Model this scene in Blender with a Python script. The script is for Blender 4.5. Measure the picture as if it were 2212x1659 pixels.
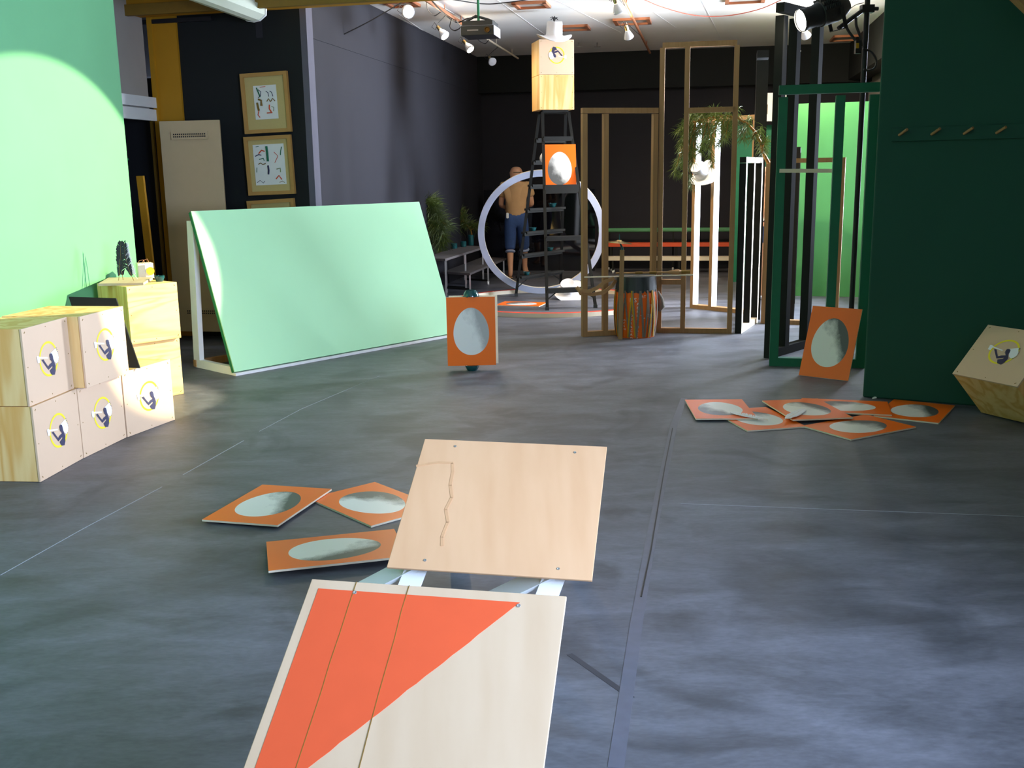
import bpy, bmesh, math, random
from mathutils import Vector, Matrix, Quaternion
random.seed(7)
S = bpy.context.scene
for o in list(bpy.data.objects): bpy.data.objects.remove(o)
COL = S.collection
# ---------------------------------------------------------------- camera
F, PIT, ROL, EYE = 2200.0, math.radians(11.66), math.radians(-0.9), 1.6
fwd = Vector((0, math.cos(PIT), -math.sin(PIT))); up0 = Vector((0, math.sin(PIT), math.cos(PIT))); r0 = Vector((1, 0, 0))
rt = math.cos(ROL)*r0 + math.sin(ROL)*up0; up = -math.sin(ROL)*r0 + math.cos(ROL)*up0
cam = bpy.data.cameras.new('camera'); co = bpy.data.objects.new('camera', cam); COL.objects.link(co)
cam.sensor_width = 36; cam.lens = F/2212*36; cam.clip_end = 100
m = Matrix.Identity(4)
for i in range(3): m[i][0] = rt[i]; m[i][1] = up[i]; m[i][2] = -fwd[i]
m.translation = (0, 0, EYE); co.matrix_world = m
S.camera = co
# ---------------------------------------------------------------- world, exposure, window and room light
w = bpy.data.worlds.new('world'); S.world = w; w.use_nodes = True
w.node_tree.nodes['Background'].inputs[0].default_value = (0.62, 0.72, 1.0, 1); w.node_tree.nodes['Background'].inputs[1].default_value = 0.05
S.view_settings.view_transform = 'Standard'; S.view_settings.look = 'None'; S.view_settings.gamma = 1
S.view_settings.use_curve_mapping = False; S.view_settings.exposure = 0.75
def light(name, kind, loc, aim, energy, color, **k):
    l = bpy.data.lights.new(name, kind); l.energy = energy; l.color = color
    for a, b in k.items(): setattr(l, a, b)
    o = bpy.data.objects.new(name, l); COL.objects.link(o); o.location = loc
    o.rotation_euler = (Vector(aim)-Vector(loc)).to_track_quat('-Z', 'Y').to_euler(); return o
U = Vector((0.982, -0.19, 0)); V = Vector((0.19, 0.982, 0)); Z = Vector((0, 0, 1))
def RW(Y): return 5.65-0.1935*(16.4-Y)          # x of the right wall at depth Y
DAY = (0.53, 0.68, 1.0)
# daylight behind the right-hand windows (near one beside the camera, far one behind the green partition)
light('daylight_near', 'AREA', (RW(1.0)+0.40, 0.8, 1.85), (RW(1.0)-4.6, 3.6, 1.5), 235, DAY, shape='RECTANGLE', size=2.9, size_y=1.7, spread=math.radians(108))
light('daylight_far', 'AREA', (RW(12.0)+0.45, 12.1, 2.1), (RW(12.0)-4.55, 11.0, 1.5), 480, (0.72, 0.82, 1.0), shape='RECTANGLE', size=2.2, size_y=2.2, spread=math.radians(105))
light('fill_behind', 'AREA', (-0.3, -3.2, 2.0), (0, 5, 1.6), 24, (1.0, 0.95, 0.88), shape='RECTANGLE', size=3.4, size_y=1.8)  # added fill light behind the camera, brightens panels facing it; no window there
# ---------------------------------------------------------------- pixel helpers (photograph pixels to points in the room)
def ray(u, v): return (u-1106)/F*rt - (v-829.5)/F*up + fwd
def G(u, v, z=0.0):
    d = ray(u, v); t = (z-EYE)/d.z; return Vector((0, 0, EYE))+d*t
def Y_(u, v, Y):
    d = ray(u, v); return Vector((0, 0, EYE))+d*(Y/d.y)
def PL(u, v, A, n):
    d = ray(u, v); A = Vector(A); n = Vector(n); return Vector((0, 0, EYE))+d*(((A-Vector((0, 0, EYE))).dot(n))/d.dot(n))
# ---------------------------------------------------------------- materials
MT = {}
def nodes(name):
    m = bpy.data.materials.new(name); m.use_nodes = True; MT[name] = m
    nt = m.node_tree; b = nt.nodes['Principled BSDF']; return m, nt, b
def N(nt, t, **k):
    n = nt.nodes.new(t)
    for a, b in k.items():
        if a.startswith('i_'):
            key = a[2:]; key = int(key) if key.isdigit() else key
            n.inputs[key].default_value = b
        else: setattr(n, a, b)
    return n
def c4(c): return (c[0], c[1], c[2], 1)
def srgb(r, g, b):
    f = lambda x: (x/255/12.92 if x/255 < .04045 else ((x/255+.055)/1.055)**2.4); return (f(r), f(g), f(b))
def flat(name, col, rough=.6, metal=0, spec=.4, noise=.08, scale=14, bump=0):
    m, nt, b = nodes(name); b.inputs['Roughness'].default_value = rough; b.inputs['Metallic'].default_value = metal
    b.inputs['Specular IOR Level'].default_value = spec
    tc = N(nt, 'ShaderNodeTexCoord'); nz = N(nt, 'ShaderNodeTexNoise'); nz.inputs['Scale'].default_value = scale; nz.inputs['Detail'].default_value = 4
    nt.links.new(tc.outputs['Object'], nz.inputs['Vector'])
    r = N(nt, 'ShaderNodeMix', data_type='RGBA'); r.inputs[6].default_value = c4([x*(1-noise) for x in col]); r.inputs[7].default_value = c4([min(1, x*(1+noise)) for x in col])
    nt.links.new(nz.outputs['Fac'], r.inputs[0]); nt.links.new(r.outputs[2], b.inputs['Base Color'])
    if bump:
        bp = N(nt, 'ShaderNodeBump'); bp.inputs['Strength'].default_value = bump; bp.inputs['Distance'].default_value = .01
        nt.links.new(nz.outputs['Fac'], bp.inputs['Height']); nt.links.new(bp.outputs[0], b.inputs['Normal'])
    return m
def emit(name, col, s):
    m, nt, b = nodes(name); b.inputs['Emission Color'].default_value = c4(col); b.inputs['Emission Strength'].default_value = s; b.inputs['Base Color'].default_value = c4(col); return m
def wood(name, c1, c2, stretch=(1, 1, .12), scale=9, rough=.6, knots=True):
    m, nt, b = nodes(name); b.inputs['Roughness'].default_value = rough; b.inputs['Specular IOR Level'].default_value = .3
    tc = N(nt, 'ShaderNodeTexCoord'); mp = N(nt, 'ShaderNodeMapping'); mp.inputs['Scale'].default_value = stretch
    nt.links.new(tc.outputs['Object'], mp.inputs['Vector'])
    a = N(nt, 'ShaderNodeTexNoise'); a.inputs['Scale'].default_value = scale*.6; a.inputs['Detail'].default_value = 3; a.inputs['Distortion'].default_value = .6
    wv = N(nt, 'ShaderNodeTexNoise'); wv.inputs['Scale'].default_value = scale*5; wv.inputs['Detail'].default_value = 5
    nt.links.new(mp.outputs[0], a.inputs['Vector']); nt.links.new(mp.outputs[0], wv.inputs['Vector'])
    # contour lines of a stretched noise make cathedral grain
    ml = N(nt, 'ShaderNodeMath', operation='MULTIPLY'); ml.inputs[1].default_value = 42; nt.links.new(a.outputs['Fac'], ml.inputs[0])
    sn = N(nt, 'ShaderNodeMath', operation='SINE'); nt.links.new(ml.outputs[0], sn.inputs[0])
    mr = N(nt, 'ShaderNodeMapRange'); mr.inputs[1].default_value = -1; mr.inputs[2].default_value = 1; nt.links.new(sn.outputs[0], mr.inputs[0])
    pw = N(nt, 'ShaderNodeMath', operation='POWER'); pw.inputs[1].default_value = 2.2; nt.links.new(mr.outputs[0], pw.inputs[0])
    mu = N(nt, 'ShaderNodeMath', operation='MULTIPLY'); nt.links.new(pw.outputs[0], mu.inputs[0]); mu.inputs[1].default_value = .55 if knots else .18
    ad = N(nt, 'ShaderNodeMath', operation='MULTIPLY_ADD'); ad.inputs[1].default_value = .6; nt.links.new(wv.outputs['Fac'], ad.inputs[0]); nt.links.new(mu.outputs[0], ad.inputs[2])
    r = N(nt, 'ShaderNodeMix', data_type='RGBA', clamp_factor=True); r.inputs[6].default_value = c4(c1); r.inputs[7].default_value = c4(c2)
    nt.links.new(ad.outputs[0], r.inputs[0]); nt.links.new(r.outputs[2], b.inputs['Base Color']); return m
flat('green_wall', srgb(94, 157, 110), .75, noise=.05, scale=3)
flat('green_far', srgb(78, 150, 84), .75, noise=.05, scale=3)
flat('green_board', srgb(180, 232, 184), .7, noise=.03, scale=3)
flat('green_edge', srgb(38, 120, 78), .7)
flat('green_shaded', srgb(13, 70, 54), .75, noise=.06, scale=4)  # same green paint as the left partition, darkened to hold the shade
flat('green_paint', srgb(20, 104, 74), .6)
flat('wall_dark', srgb(40, 39, 45), .8, noise=.1, scale=5)
flat('wall_black', srgb(20, 24, 24), .8)
flat('wall_grey', srgb(98, 96, 106), .8)
flat('ceiling_white', (.88, .87, .83), .9, noise=.06, scale=2)
flat('plaster', srgb(176, 168, 158), .9, noise=.1, scale=3)
flat('mustard', srgb(186, 132, 20), .65, noise=.1, scale=4)
flat('beam_brown', srgb(126, 96, 28), .6, noise=.15)
flat('door_beige', srgb(198, 176, 138), .6, noise=.04)
flat('black', (.012, .012, .014), .5)
flat('black_paint', (.020, .020, .018), .85, spec=.15)
flat('black_gloss', (.01, .01, .012), .12, spec=.6)
flat('white_paint', (.82, .82, .80), .45, noise=.03)
flat('white_cloth', (.85, .84, .84), .6, noise=.02)
flat('hoop_white', (.62, .68, .86), .5, noise=.04)
flat('cream_edge', (.80, .70, .52), .6)
flat('orange', srgb(244, 104, 8), .5, noise=.04)
flat('orange_red', srgb(214, 84, 44), .55, noise=.05)
flat('ring_red', srgb(220, 70, 40), .5)
flat('hardboard', srgb(214, 182, 150), .6, noise=.05, scale=6)
flat('rubber', (.03, .035, .035), .45)
flat('teal', srgb(16, 70, 72), .12, spec=.7)
flat('yellow', srgb(246, 226, 10), .5, noise=.01)
flat('navy', (.03, .028, .075), .5)
flat('paper', (.80, .82, .76), .6, noise=.04)
flat('mat_board', srgb(196, 178, 116), .7, noise=.06, scale=60)
flat('frame_oak', srgb(184, 142, 78), .45, noise=.1)
flat('steel', (.55, .55, .56), .3, metal=1)
flat('brass', (.75, .55, .25), .25, metal=1)
flat('copper', (.60, .24, .12), .45, metal=.5)
flat('cable', (.02, .02, .02), .5)
flat('cable_red', (.5, .09, .05), .5)
flat('skin', srgb(214, 160, 124), .55, noise=.05)
flat('shirt', srgb(208, 164, 112), .8, noise=.08)
flat('denim', srgb(58, 84, 132), .8, noise=.25, scale=30)
flat('denim_pale', srgb(148, 160, 190), .8)
flat('hair_brown', srgb(96, 66, 40), .6, noise=.4, scale=60)
flat('hair_grey', srgb(126, 104, 74), .8, noise=.2, scale=60)
flat('bench_top', srgb(92, 86, 84), .6, noise=.2, scale=30)
flat('needle_a', srgb(108, 124, 58), .6, noise=.3, scale=8)
flat('needle_b', srgb(120, 134, 92), .6, noise=.2, scale=8)
flat('bark', srgb(168, 112, 44), .7, noise=.3, scale=40, bump=.4)
flat('leather', srgb(172, 132, 86), .6, noise=.2)
flat('rope_grey', srgb(122, 112, 98), .8, noise=.2, scale=60)
flat('rope_yellow', srgb(190, 140, 20), .7, noise=.15)
flat('feather_black', (.025, .02, .035), .5, noise=.5, scale=60)
flat('feather_white', (.85, .85, .88), .7)
flat('grey_mesh', srgb(150, 146, 140), .6, noise=.2, scale=200)
flat('smear', srgb(50, 51, 58), .5)
flat('tape', srgb(88, 90, 102), .4, noise=.2, scale=20)
flat('stain', srgb(208, 160, 116), .6)
flat('scratch', (.30, .31, .33), .6)
flat('lamp_diffuser', srgb(210, 216, 196), .4, noise=.02)
flat('projector_white', srgb(206, 204, 212), .4)
flat('gold_emblem', srgb(240, 220, 30), .5)
emit('bulb_on', (1.0, .86, .60), 26)
emit('spot_on', (1.0, .93, .74), 40)
flat('bulb_off', (.6, .6, .62), .1, spec=.8)
wood('plywood', srgb(244, 212, 150), srgb(216, 160, 82), (1, 1, .10), 6)
wood('plywood_h', srgb(246, 214, 150), srgb(222, 176, 100), (.12, .12, 1), 8)
wood('stud_wood', srgb(166, 130, 88), srgb(136, 100, 60), (1, 1, .08), 14, knots=False)
wood('ply_tan', srgb(224, 180, 138), srgb(202, 152, 108), (1, .12, .3), 3.2, knots=False)
wood('ply_pale', srgb(204, 180, 150), srgb(184, 154, 120), (1, .14, .3), 3.0, knots=False)
def egg_material(name, ang, dark):
    m, nt, b = nodes(name); b.inputs['Roughness'].default_value = .35
    uv = N(nt, 'ShaderNodeUVMap'); sp = N(nt, 'ShaderNodeSeparateXYZ'); nt.links.new(uv.outputs[0], sp.inputs[0])
    def M(op, a, b_=None, c=None):
        n = N(nt, 'ShaderNodeMath', operation=op)
        for i, x in enumerate((a, b_, c)):
            if x is None: continue
            if isinstance(x, (int, float)): n.inputs[i].default_value = x
            else: nt.links.new(x, n.inputs[i])
        return n.outputs[0]
    X = M('MULTIPLY', M('SUBTRACT', sp.outputs[0], .5), .40); Yv = M('MULTIPLY', M('SUBTRACT', sp.outputs[1], .5), .57)
    ey = M('DIVIDE', Yv, .197); wd = M('MULTIPLY_ADD', ey, -.014, .146); ex = M('DIVIDE', X, wd)
    r2 = M('ADD', M('MULTIPLY', ex, ex), M('MULTIPLY', ey, ey))
    mask = M('LESS_THAN', r2, 1.0)
    nz = N(nt, 'ShaderNodeTexNoise'); nz.inputs['Scale'].default_value = 4.5; nz.inputs['Detail'].default_value = 6; nt.links.new(uv.outputs[0], nz.inputs['Vector'])
    fine = N(nt, 'ShaderNodeTexNoise'); fine.inputs['Scale'].default_value = 90; nt.links.new(uv.outputs[0], fine.inputs['Vector'])
    g = M('ADD', M('MULTIPLY', ex, math.cos(ang)), M('MULTIPLY', ey, math.sin(ang)))
    g = M('ADD', M('MULTIPLY_ADD', nz.outputs['Fac'], 1.3, -.65), g); g = M('ADD', M('MULTIPLY_ADD', fine.outputs['Fac'], .3, -.15), g)
    g = M('MULTIPLY', g, M('MULTIPLY_ADD', r2, .45, .80))
    cr = N(nt, 'ShaderNodeValToRGB'); e = cr.color_ramp.elements; e[0].position = -.0; e[0].color = (.80, .79, .74, 1); e[1].position = .55; e[1].color = (dark, dark, dark*.95, 1)
    nt.links.new(g, cr.inputs[0])
    mx = N(nt, 'ShaderNodeMix', data_type='RGBA'); mx.inputs[6].default_value = c4(srgb(248, 112, 8)); nt.links.new(mask, mx.inputs[0]); nt.links.new(cr.outputs[0], mx.inputs[7])
    nt.links.new(mx.outputs[2], b.inputs['Base Color']); return m
EGG = [egg_material('egg_print_a', .6, .09), egg_material('egg_print_b', -2.4, .12), egg_material('egg_print_c', 1.8, .13), egg_material('egg_print_d', .5, .42)]
def floor_material():
    m, nt, b = nodes('floor_vinyl')
    tc = N(nt, 'ShaderNodeTexCoord'); L = nt.links.new
    big = N(nt, 'ShaderNodeTexNoise'); big.inputs['Scale'].default_value = 2.2; big.inputs['Detail'].default_value = 9; big.inputs['Roughness'].default_value = .66; big.inputs['Distortion'].default_value = .5
    mp = N(nt, 'ShaderNodeMapping'); mp.inputs['Rotation'].default_value = (0, 0, .25); mp.inputs['Scale'].default_value = (1, 2.6, 1)
    L(tc.outputs['Object'], mp.inputs[0]); L(mp.outputs[0], big.inputs[0])
    sm = N(nt, 'ShaderNodeTexNoise'); sm.inputs['Scale'].default_value = 34; sm.inputs['Detail'].default_value = 5; L(mp.outputs[0], sm.inputs[0])
    cr = N(nt, 'ShaderNodeValToRGB'); e = cr.color_ramp.elements; e[0].position = .30; e[0].color = (.064, .065, .074, 1); e[1].position = .72; e[1].color = (.160, .163, .188, 1)
    L(big.outputs['Fac'], cr.inputs[0])
    mx = N(nt, 'ShaderNodeMix', data_type='RGBA', blend_type='MULTIPLY'); mx.inputs[0].default_value = .5; L(cr.outputs[0], mx.inputs[6])
    c2 = N(nt, 'ShaderNodeValToRGB'); c2.color_ramp.elements[0].color = (.75, .75, .75, 1); c2.color_ramp.elements[0].position = .3; c2.color_ramp.elements[1].color = (1.2, 1.2, 1.2, 1); c2.color_ramp.elements[1].position = .7
    L(sm.outputs['Fac'], c2.inputs[0]); L(c2.outputs[0], mx.inputs[7])
    # dark smears and scuffs
    sc = N(nt, 'ShaderNodeTexNoise'); sc.inputs['Scale'].default_value = 1.1; sc.inputs['Detail'].default_value = 7; sc.inputs['Distortion'].default_value = 1.4; L(tc.outputs['Object'], sc.inputs[0])
    c3 = N(nt, 'ShaderNodeValToRGB'); c3.color_ramp.elements[0].position = .36; c3.color_ramp.elements[0].color = (.55, .55, .55, 1); c3.color_ramp.elements[1].position = .46; c3.color_ramp.elements[1].color = (1, 1, 1, 1)
    L(sc.outputs['Fac'], c3.inputs[0]); m2 = N(nt, 'ShaderNodeMix', data_type='RGBA', blend_type='MULTIPLY'); m2.inputs[0].default_value = .8; L(mx.outputs[2], m2.inputs[6]); L(c3.outputs[0], m2.inputs[7])
    L(m2.outputs[2], b.inputs['Base Color']); b.inputs['Specular IOR Level'].default_value = .45
    mr = N(nt, 'ShaderNodeMapRange'); mr.inputs[3].default_value = .42; mr.inputs[4].default_value = .62; L(big.outputs['Fac'], mr.inputs[0]); L(mr.outputs[0], b.inputs['Roughness'])
    bp = N(nt, 'ShaderNodeBump'); bp.inputs['Strength'].default_value = .08; bp.inputs['Distance'].default_value = .004; L(big.outputs['Fac'], bp.inputs['Height']); L(bp.outputs[0], b.inputs['Normal'])
floor_material()
def glass_pane():
    m, nt, b = nodes('dark_glass'); b.inputs['Base Color'].default_value = (.006, .006, .009, 1); b.inputs['Roughness'].default_value = .04; b.inputs['Specular IOR Level'].default_value = .8
glass_pane()
# ---------------------------------------------------------------- mesh builder (world coordinates, localised on link)
class MB:
    def __init__(s): s.v = []; s.f = []; s.m = []; s.uv = {}
    def quadbox(s, P, mat=0, front=None):      # 8 points: bottom 0-3, top 4-7 ; front: {face index: material}
        b = len(s.v); s.v += [Vector(p) for p in P]
        for i, q in enumerate([(0, 3, 2, 1), (4, 5, 6, 7), (0, 1, 5, 4), (1, 2, 6, 5), (2, 3, 7, 6), (3, 0, 4, 7)]):
            s.f.append([b+j for j in q]); s.m.append(front.get(i, mat) if front else mat)
        return s
    def box(s, o, ax, ay, az, mat=0, front=None):  # corner + three edge vectors
        o, ax, ay, az = map(Vector, (o, ax, ay, az))
        return s.quadbox([o, o+ax, o+ax+ay, o+ay, o+az, o+ax+az, o+ax+ay+az, o+ay+az], mat, front)
    def cbox(s, c, ax, ay, az, mat=0, front=None):
        c = Vector(c); ax, ay, az = map(Vector, (ax, ay, az)); return s.box(c-ax/2-ay/2-az/2, ax, ay, az, mat, front)
    def bar(s, a, b, wdir, w, d, mat=0):
        a, b = Vector(a), Vector(b); ax = (b-a); wd = Vector(wdir); wd = (wd-ax.normalized()*wd.dot(ax.normalized())).normalized(); dd = ax.normalized().cross(wd)
        return s.box(a-wd*w/2-dd*d/2, wd*w, dd*d, ax, mat)
    def tube(s, pts, r, n=8, mat=0, caps=True):
        pts = [Vector(p) for p in pts]; rs = r if isinstance(r, (list, tuple)) else [r]*len(pts)
        b = len(s.v); prev = None
        for i, p in enumerate(pts):
            t = (pts[min(i+1, len(pts)-1)]-pts[max(i-1, 0)]).normalized()
            if prev is None: x = t.orthogonal().normalized()
            else: x = (prev-t*prev.dot(t)).normalized() if (prev-t*prev.dot(t)).length > 1e-6 else t.orthogonal().normalized()
            prev = x; y = t.cross(x)
            for k in range(n): a = 2*math.pi*k/n; s.v.append(p+(x*math.cos(a)+y*math.sin(a))*rs[i])
        for i in range(len(pts)-1):
            for k in range(n): s.f.append([b+i*n+k, b+i*n+(k+1) % n, b+(i+1)*n+(k+1) % n, b+(i+1)*n+k]); s.m.append(mat)
        if caps: s.f.append([b+k for k in range(n)][::-1]); s.f.append([b+(len(pts)-1)*n+k for k in range(n)]); s.m += [mat, mat]
        return s
    def lathe(s, c, prof, n=28, axis=(0, 0, 1), mat=0, mats=None):
        c = Vector(c); az = Vector(axis).normalized(); ax = az.orthogonal().normalized(); ay = az.cross(ax); b = len(s.v)
        for (r, h) in prof:
            for k in range(n): a = 2*math.pi*k/n; s.v.append(c+az*h+(ax*math.cos(a)+ay*math.sin(a))*max(r, 1e-4))
        for i in range(len(prof)-1):
            for k in range(n): s.f.append([b+i*n+k, b+i*n+(k+1) % n, b+(i+1)*n+(k+1) % n, b+(i+1)*n+k]); s.m.append(mats[i] if mats else mat)
        return s
    def poly(s, P, nrm, t, mat=0):             # extruded polygon
        P = [Vector(p) for p in P]; nv = Vector(nrm).normalized()*t; b = len(s.v); n = len(P)
        s.v += P+[p+nv for p in P]; s.f += [list(range(b, b+n))[::-1], list(range(b+n, b+2*n))]; s.m += [mat, mat]
        for i in range(n): s.f.append([b+i, b+(i+1) % n, b+n+(i+1) % n, b+n+i]); s.m.append(mat)
        return s
    def build(s, name, mats, parent=None, base=None, smooth=False, bevel=0):
        if isinstance(mats, str): mats = [mats]
        if parent is not None: base = Vector(parent['_b'])
        elif base is None:
            xs = [v for v in s.v]; base = Vector((sum(v.x for v in xs)/len(xs), sum(v.y for v in xs)/len(xs), min(v.z for v in xs)))
        base = Vector(base); me = bpy.data.meshes.new(name); me.from_pydata([tuple(v-base) for v in s.v], [], s.f)
        for x in mats: me.materials.append(MT[x] if isinstance(x, str) else x)
        me.polygons.foreach_set('material_index', s.m)
        bm = bmesh.new(); bm.from_mesh(me); bmesh.ops.recalc_face_normals(bm, faces=bm.faces); bm.to_mesh(me); bm.free()
        if smooth:
            me.polygons.foreach_set('use_smooth', [True]*len(me.polygons))
            try: me.set_sharp_from_angle(angle=.7)
            except Exception: pass
        o = bpy.data.objects.new(name, me); COL.objects.link(o)
        if bevel:
            bv = o.modifiers.new('bevel', 'BEVEL'); bv.width = bevel; bv.segments = 2; bv.limit_method = 'ANGLE'
        if parent is not None: o.parent = parent; o['_b'] = tuple(base)
        else: o.location = base; o['_b'] = tuple(base)
        return o
def tag(o, label, cat, group=None, kind=None):
    o['label'] = label; o['category'] = cat
    if group: o['group'] = group
    if kind: o['kind'] = kind
    return o
def thing(name, base, label, cat, group=None):
    o = bpy.data.objects.new(name, None); o.empty_display_size = .1; COL.objects.link(o); o.location = Vector(base); o['_b'] = tuple(Vector(base)); return tag(o, label, cat, group)
def struct(mb, name, mats, label=None, **k):
    o = mb.build(name, mats, **k); o['kind'] = 'structure'
    if label: o['label'] = label
    return o
# ================================================================ SETTING
mb = MB(); mb.box((-9, -4, -.1), (18, 0, 0), (0, 24, 0), (0, 0, .1)); struct(mb, 'floor', 'floor_vinyl', 'dark blue grey vinyl floor with scuffs')
mb = MB(); mb.box((-9, -4, 3.5), (18, 0, 0), (0, 24, 0), (0, 0, .1)); struct(mb, 'ceiling', 'ceiling_white', 'white painted board ceiling')
BC = Vector((-.56, 17.57, 0))                                       # back left bulkhead corner
mb = MB(); mb.box(BC-U*.9+V*.3, U*8.5, V*.2, Z*2.95, 0); struct(mb, 'wall_back', ['wall_dark'], 'dark grey back wall')
mb = MB(); mb.box(BC-U*.5+Z*2.92, U*8.0, V*.6, Z*.6); struct(mb, 'trim_1', 'wall_black', 'dark bulkhead along the top of the back wall')
b0 = Vector((-1.54, 12.16, 0))-V*2.0
mb = MB(); mb.box(b0+Z*2.92, V*7.7, -U*.5, Z*.6); struct(mb, 'trim_2', 'wall_dark', 'dark grey bulkhead along the top of the left wall')
PW = Vector((-3.645, 10.6, 0)); PD = Vector((.97, -.24, 0)).normalized(); PN = Vector((-.24, -.97, 0)).normalized()
PA = PL(332, 150, PW, PN); PW = Vector((PA.x, PA.y, 0)); PE = (PL(656, 200, PW, PN)-PW).dot(PD)
mb = MB(); mb.box(PW+PD*.2, PD*(PE-.2), -PN*.12, Z*3.5); struct(mb, 'wall_pictures', 'wall_black', 'black painted wall carrying the framed drawings')
mb = MB(); mb.box(PW+PD*PE+PN*.0, PD*.065, -PN*.14, Z*3.5); struct(mb, 'trim_3', 'wall_grey', 'grey corner strip at the end of the black wall')
mb = MB(); mb.box(PW+PD*(PE+.03)-PN*.05, V*7.9, -U*.2, Z*2.95); struct(mb, 'wall_left_back', 'wall_dark', 'dark grey left wall of the back area')
mb = MB(); mb.box(PW+PN*.03, PD*.30, -PN*.1, Z*3.5); mb.box(PW+PN*.06, PD*.05, -PN*.03, Z*3.5); struct(mb, 'trim_4', 'mustard', 'mustard painted pilaster beside the door')
mb = MB(); zb = PL(500, 22, PW+PN*.36, PN).z; mb.box(PW-PD*.6+PN*.36+Z*(zb+.02), PD*4.2, -PN*.24, Z*.4, 0); mb.box(PW-PD*.6+PN*.40+Z*zb, PD*4.2, -PN*.05, Z*.1, 1); mb.box(PW-PD*.5+PN*.05+Z*(zb-.03), PD*1.2, -PN*.04, Z*.04, 2); struct(mb, 'trim_5', ['mustard', 'beam_brown', 'black'], 'mustard and brown ceiling beam above the black wall')
# white wall with the doorway, and the dark room behind it
LW = PW+PN*.10-U*.02
mb = MB(); mb.box(LW+Z*2.2, -V*1.6, -U*.12, Z*1.3); mb.box(LW-V*1.35, -V*4.5, -U*.12, Z*3.5); struct(mb, 'wall_left', 'plaster', 'pale plaster wall above the doorway')
mb = MB(); mb.box(LW+V*.1+Z*2.17+U*.05, -V*1.6, -U*.05, Z*.11); mb.box(LW+V*.1+Z*2.295+U*.06, -V*1.6, -U*.06, Z*.10); struct(mb, 'trim_6', 'white_paint', 'white two-board lintel over the doorway')
mb = MB(); mb.box(LW+V*.03, V*.03, -U*.025, Z*2.17); struct(mb, 'trim_7', 'beam_brown', 'narrow brown door jamb')
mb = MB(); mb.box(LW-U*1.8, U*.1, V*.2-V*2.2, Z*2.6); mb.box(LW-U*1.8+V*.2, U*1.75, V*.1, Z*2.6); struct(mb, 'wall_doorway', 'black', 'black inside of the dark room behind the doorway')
# near left green partition
GL = Vector((-3.0, 8.22, 0))
mb = MB(); mb.box(GL, -V*9.5, -U*.1, Z*3.5, 0); struct(mb, 'wall_left_front', 'green_wall', 'tall light green partition on the left')
# right green partition, shade put into its colour, with peg rail
GR = Vector((2.5, 7.09, 0)); GRd = Vector((.894, -.447, 0)); GRn = Vector((-.447, -.894, 0))
mb = MB(); mb.box(GR, GRd*1.5, -GRn*.12, Z*3.5); struct(mb, 'wall_right_front', 'green_shaded', 'tall dark green partition on the right', bevel=.012)
mb = MB(); mb.box((3.36, 13.22, 0), (1.55, -.523, 0), (.04, .12, 0), (0, 0, 2.4)); struct(mb, 'wall_right_far', 'green_far', 'bright green partition standing behind the stud frames')
mb = MB(); mb.box((3.25, 14.9, 0), (1.2, -.2, 0), (.03, .12, 0), (0, 0, 2.22)); struct(mb, 'wall_right_green', 'green_paint', 'darker green panel behind the tall black posts')
# right wall with two window openings
def rwall(y0, y1, z0, z1, mb): mb.box((RW(y0), y0, z0), (RW(y1)-RW(y0), y1-y0, 0), (.18, -.035, 0), (0, 0, z1-z0))
mb = MB(); rwall(-4, -.5, 0, 3.5, mb); rwall(-.5, 2.4, 0, .95, mb); rwall(-.5, 2.4, 2.55, 3.5, mb); rwall(2.4, 10.5, 0, 3.5, mb); rwall(10.5, 12.7, 0, .75, mb); rwall(10.5, 12.7, 3.05, 3.5, mb); rwall(12.7, 17.6, 0, 3.5, mb)
struct(mb, 'wall_right', 'plaster', 'pale right wall with windows')
mb = MB(); mb.box((RW(17)-.05, 17, 2.95), (RW(12.6)-RW(17), -4.4, 0), (-.3, .05, 0), (0, 0, .55)); struct(mb, 'trim_8', 'wall_black', 'dark bulkhead on the right wall')
mb = MB(); mb.box((RW(13.3)-.03, 13.3, 0), (.04, .35, 0), (-.06, .01, 0), (0, 0, 2.45)); struct(mb, 'trim_9', 'mustard', 'mustard window post on the right wall')
def window(name, y0, y1, z0, z1):
    mb = MB()
    for k in range(4):
        y = y0+(y1-y0)*k/3; mb.cbox((RW(y)-.01, y, (z0+z1)/2), (.05, 0, 0), (0, .05, 0), (0, 0, z1-z0))
    for z in (z0, (z0+z1)/2, z1): mb.bar((RW(y0)-.01, y0, z), (RW(y1)-.01, y1, z), Z, .05, .05)
    struct(mb, name, 'white_paint', 'white window frame on the right wall')
window('window_1', -.5, 2.4, .95, 2.55); window('window_2', 10.5, 12.7, .75, 3.05)
# floor seams
def seam(name, pts, wd, mat, z=.0015):
    mb = MB(); P = [G(*p) for p in pts]
    for a, b in zip(P, P[1:]):
        d = (b-a).normalized(); n = Vector((-d.y, d.x, 0))*wd/2; mb.box(a-n, n*2, b-a, Z*z)
    return struct(mb, name, mat)
seam('trim_10', [(1478, 860), (1455, 922), (1422, 1080), (1400, 1200), (1375, 1345), (1330, 1659)], .045, 'tape', .0012)
seam('trim_11', [(1453, 925), (1436, 1010), (1424, 1080), (1406, 1190), (1385, 1290)], .006, 'black', .003)
seam('trim_12', [(0, 1243), (180, 1142), (350, 1052)], .004, 'scratch'); seam('trim_13', [(395, 1026), (526, 952)], .005, 'scratch'); seam('trim_14', [(560, 932), (650, 884), (820, 812)], .002, 'scratch')
seam('trim_15', [(1470, 1088), (1840, 1102), (2300, 1119)], .003, 'scratch')
seam('trim_16', [(1230, 1413), (1365, 1508)], .022, 'smear', .0008)
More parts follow.
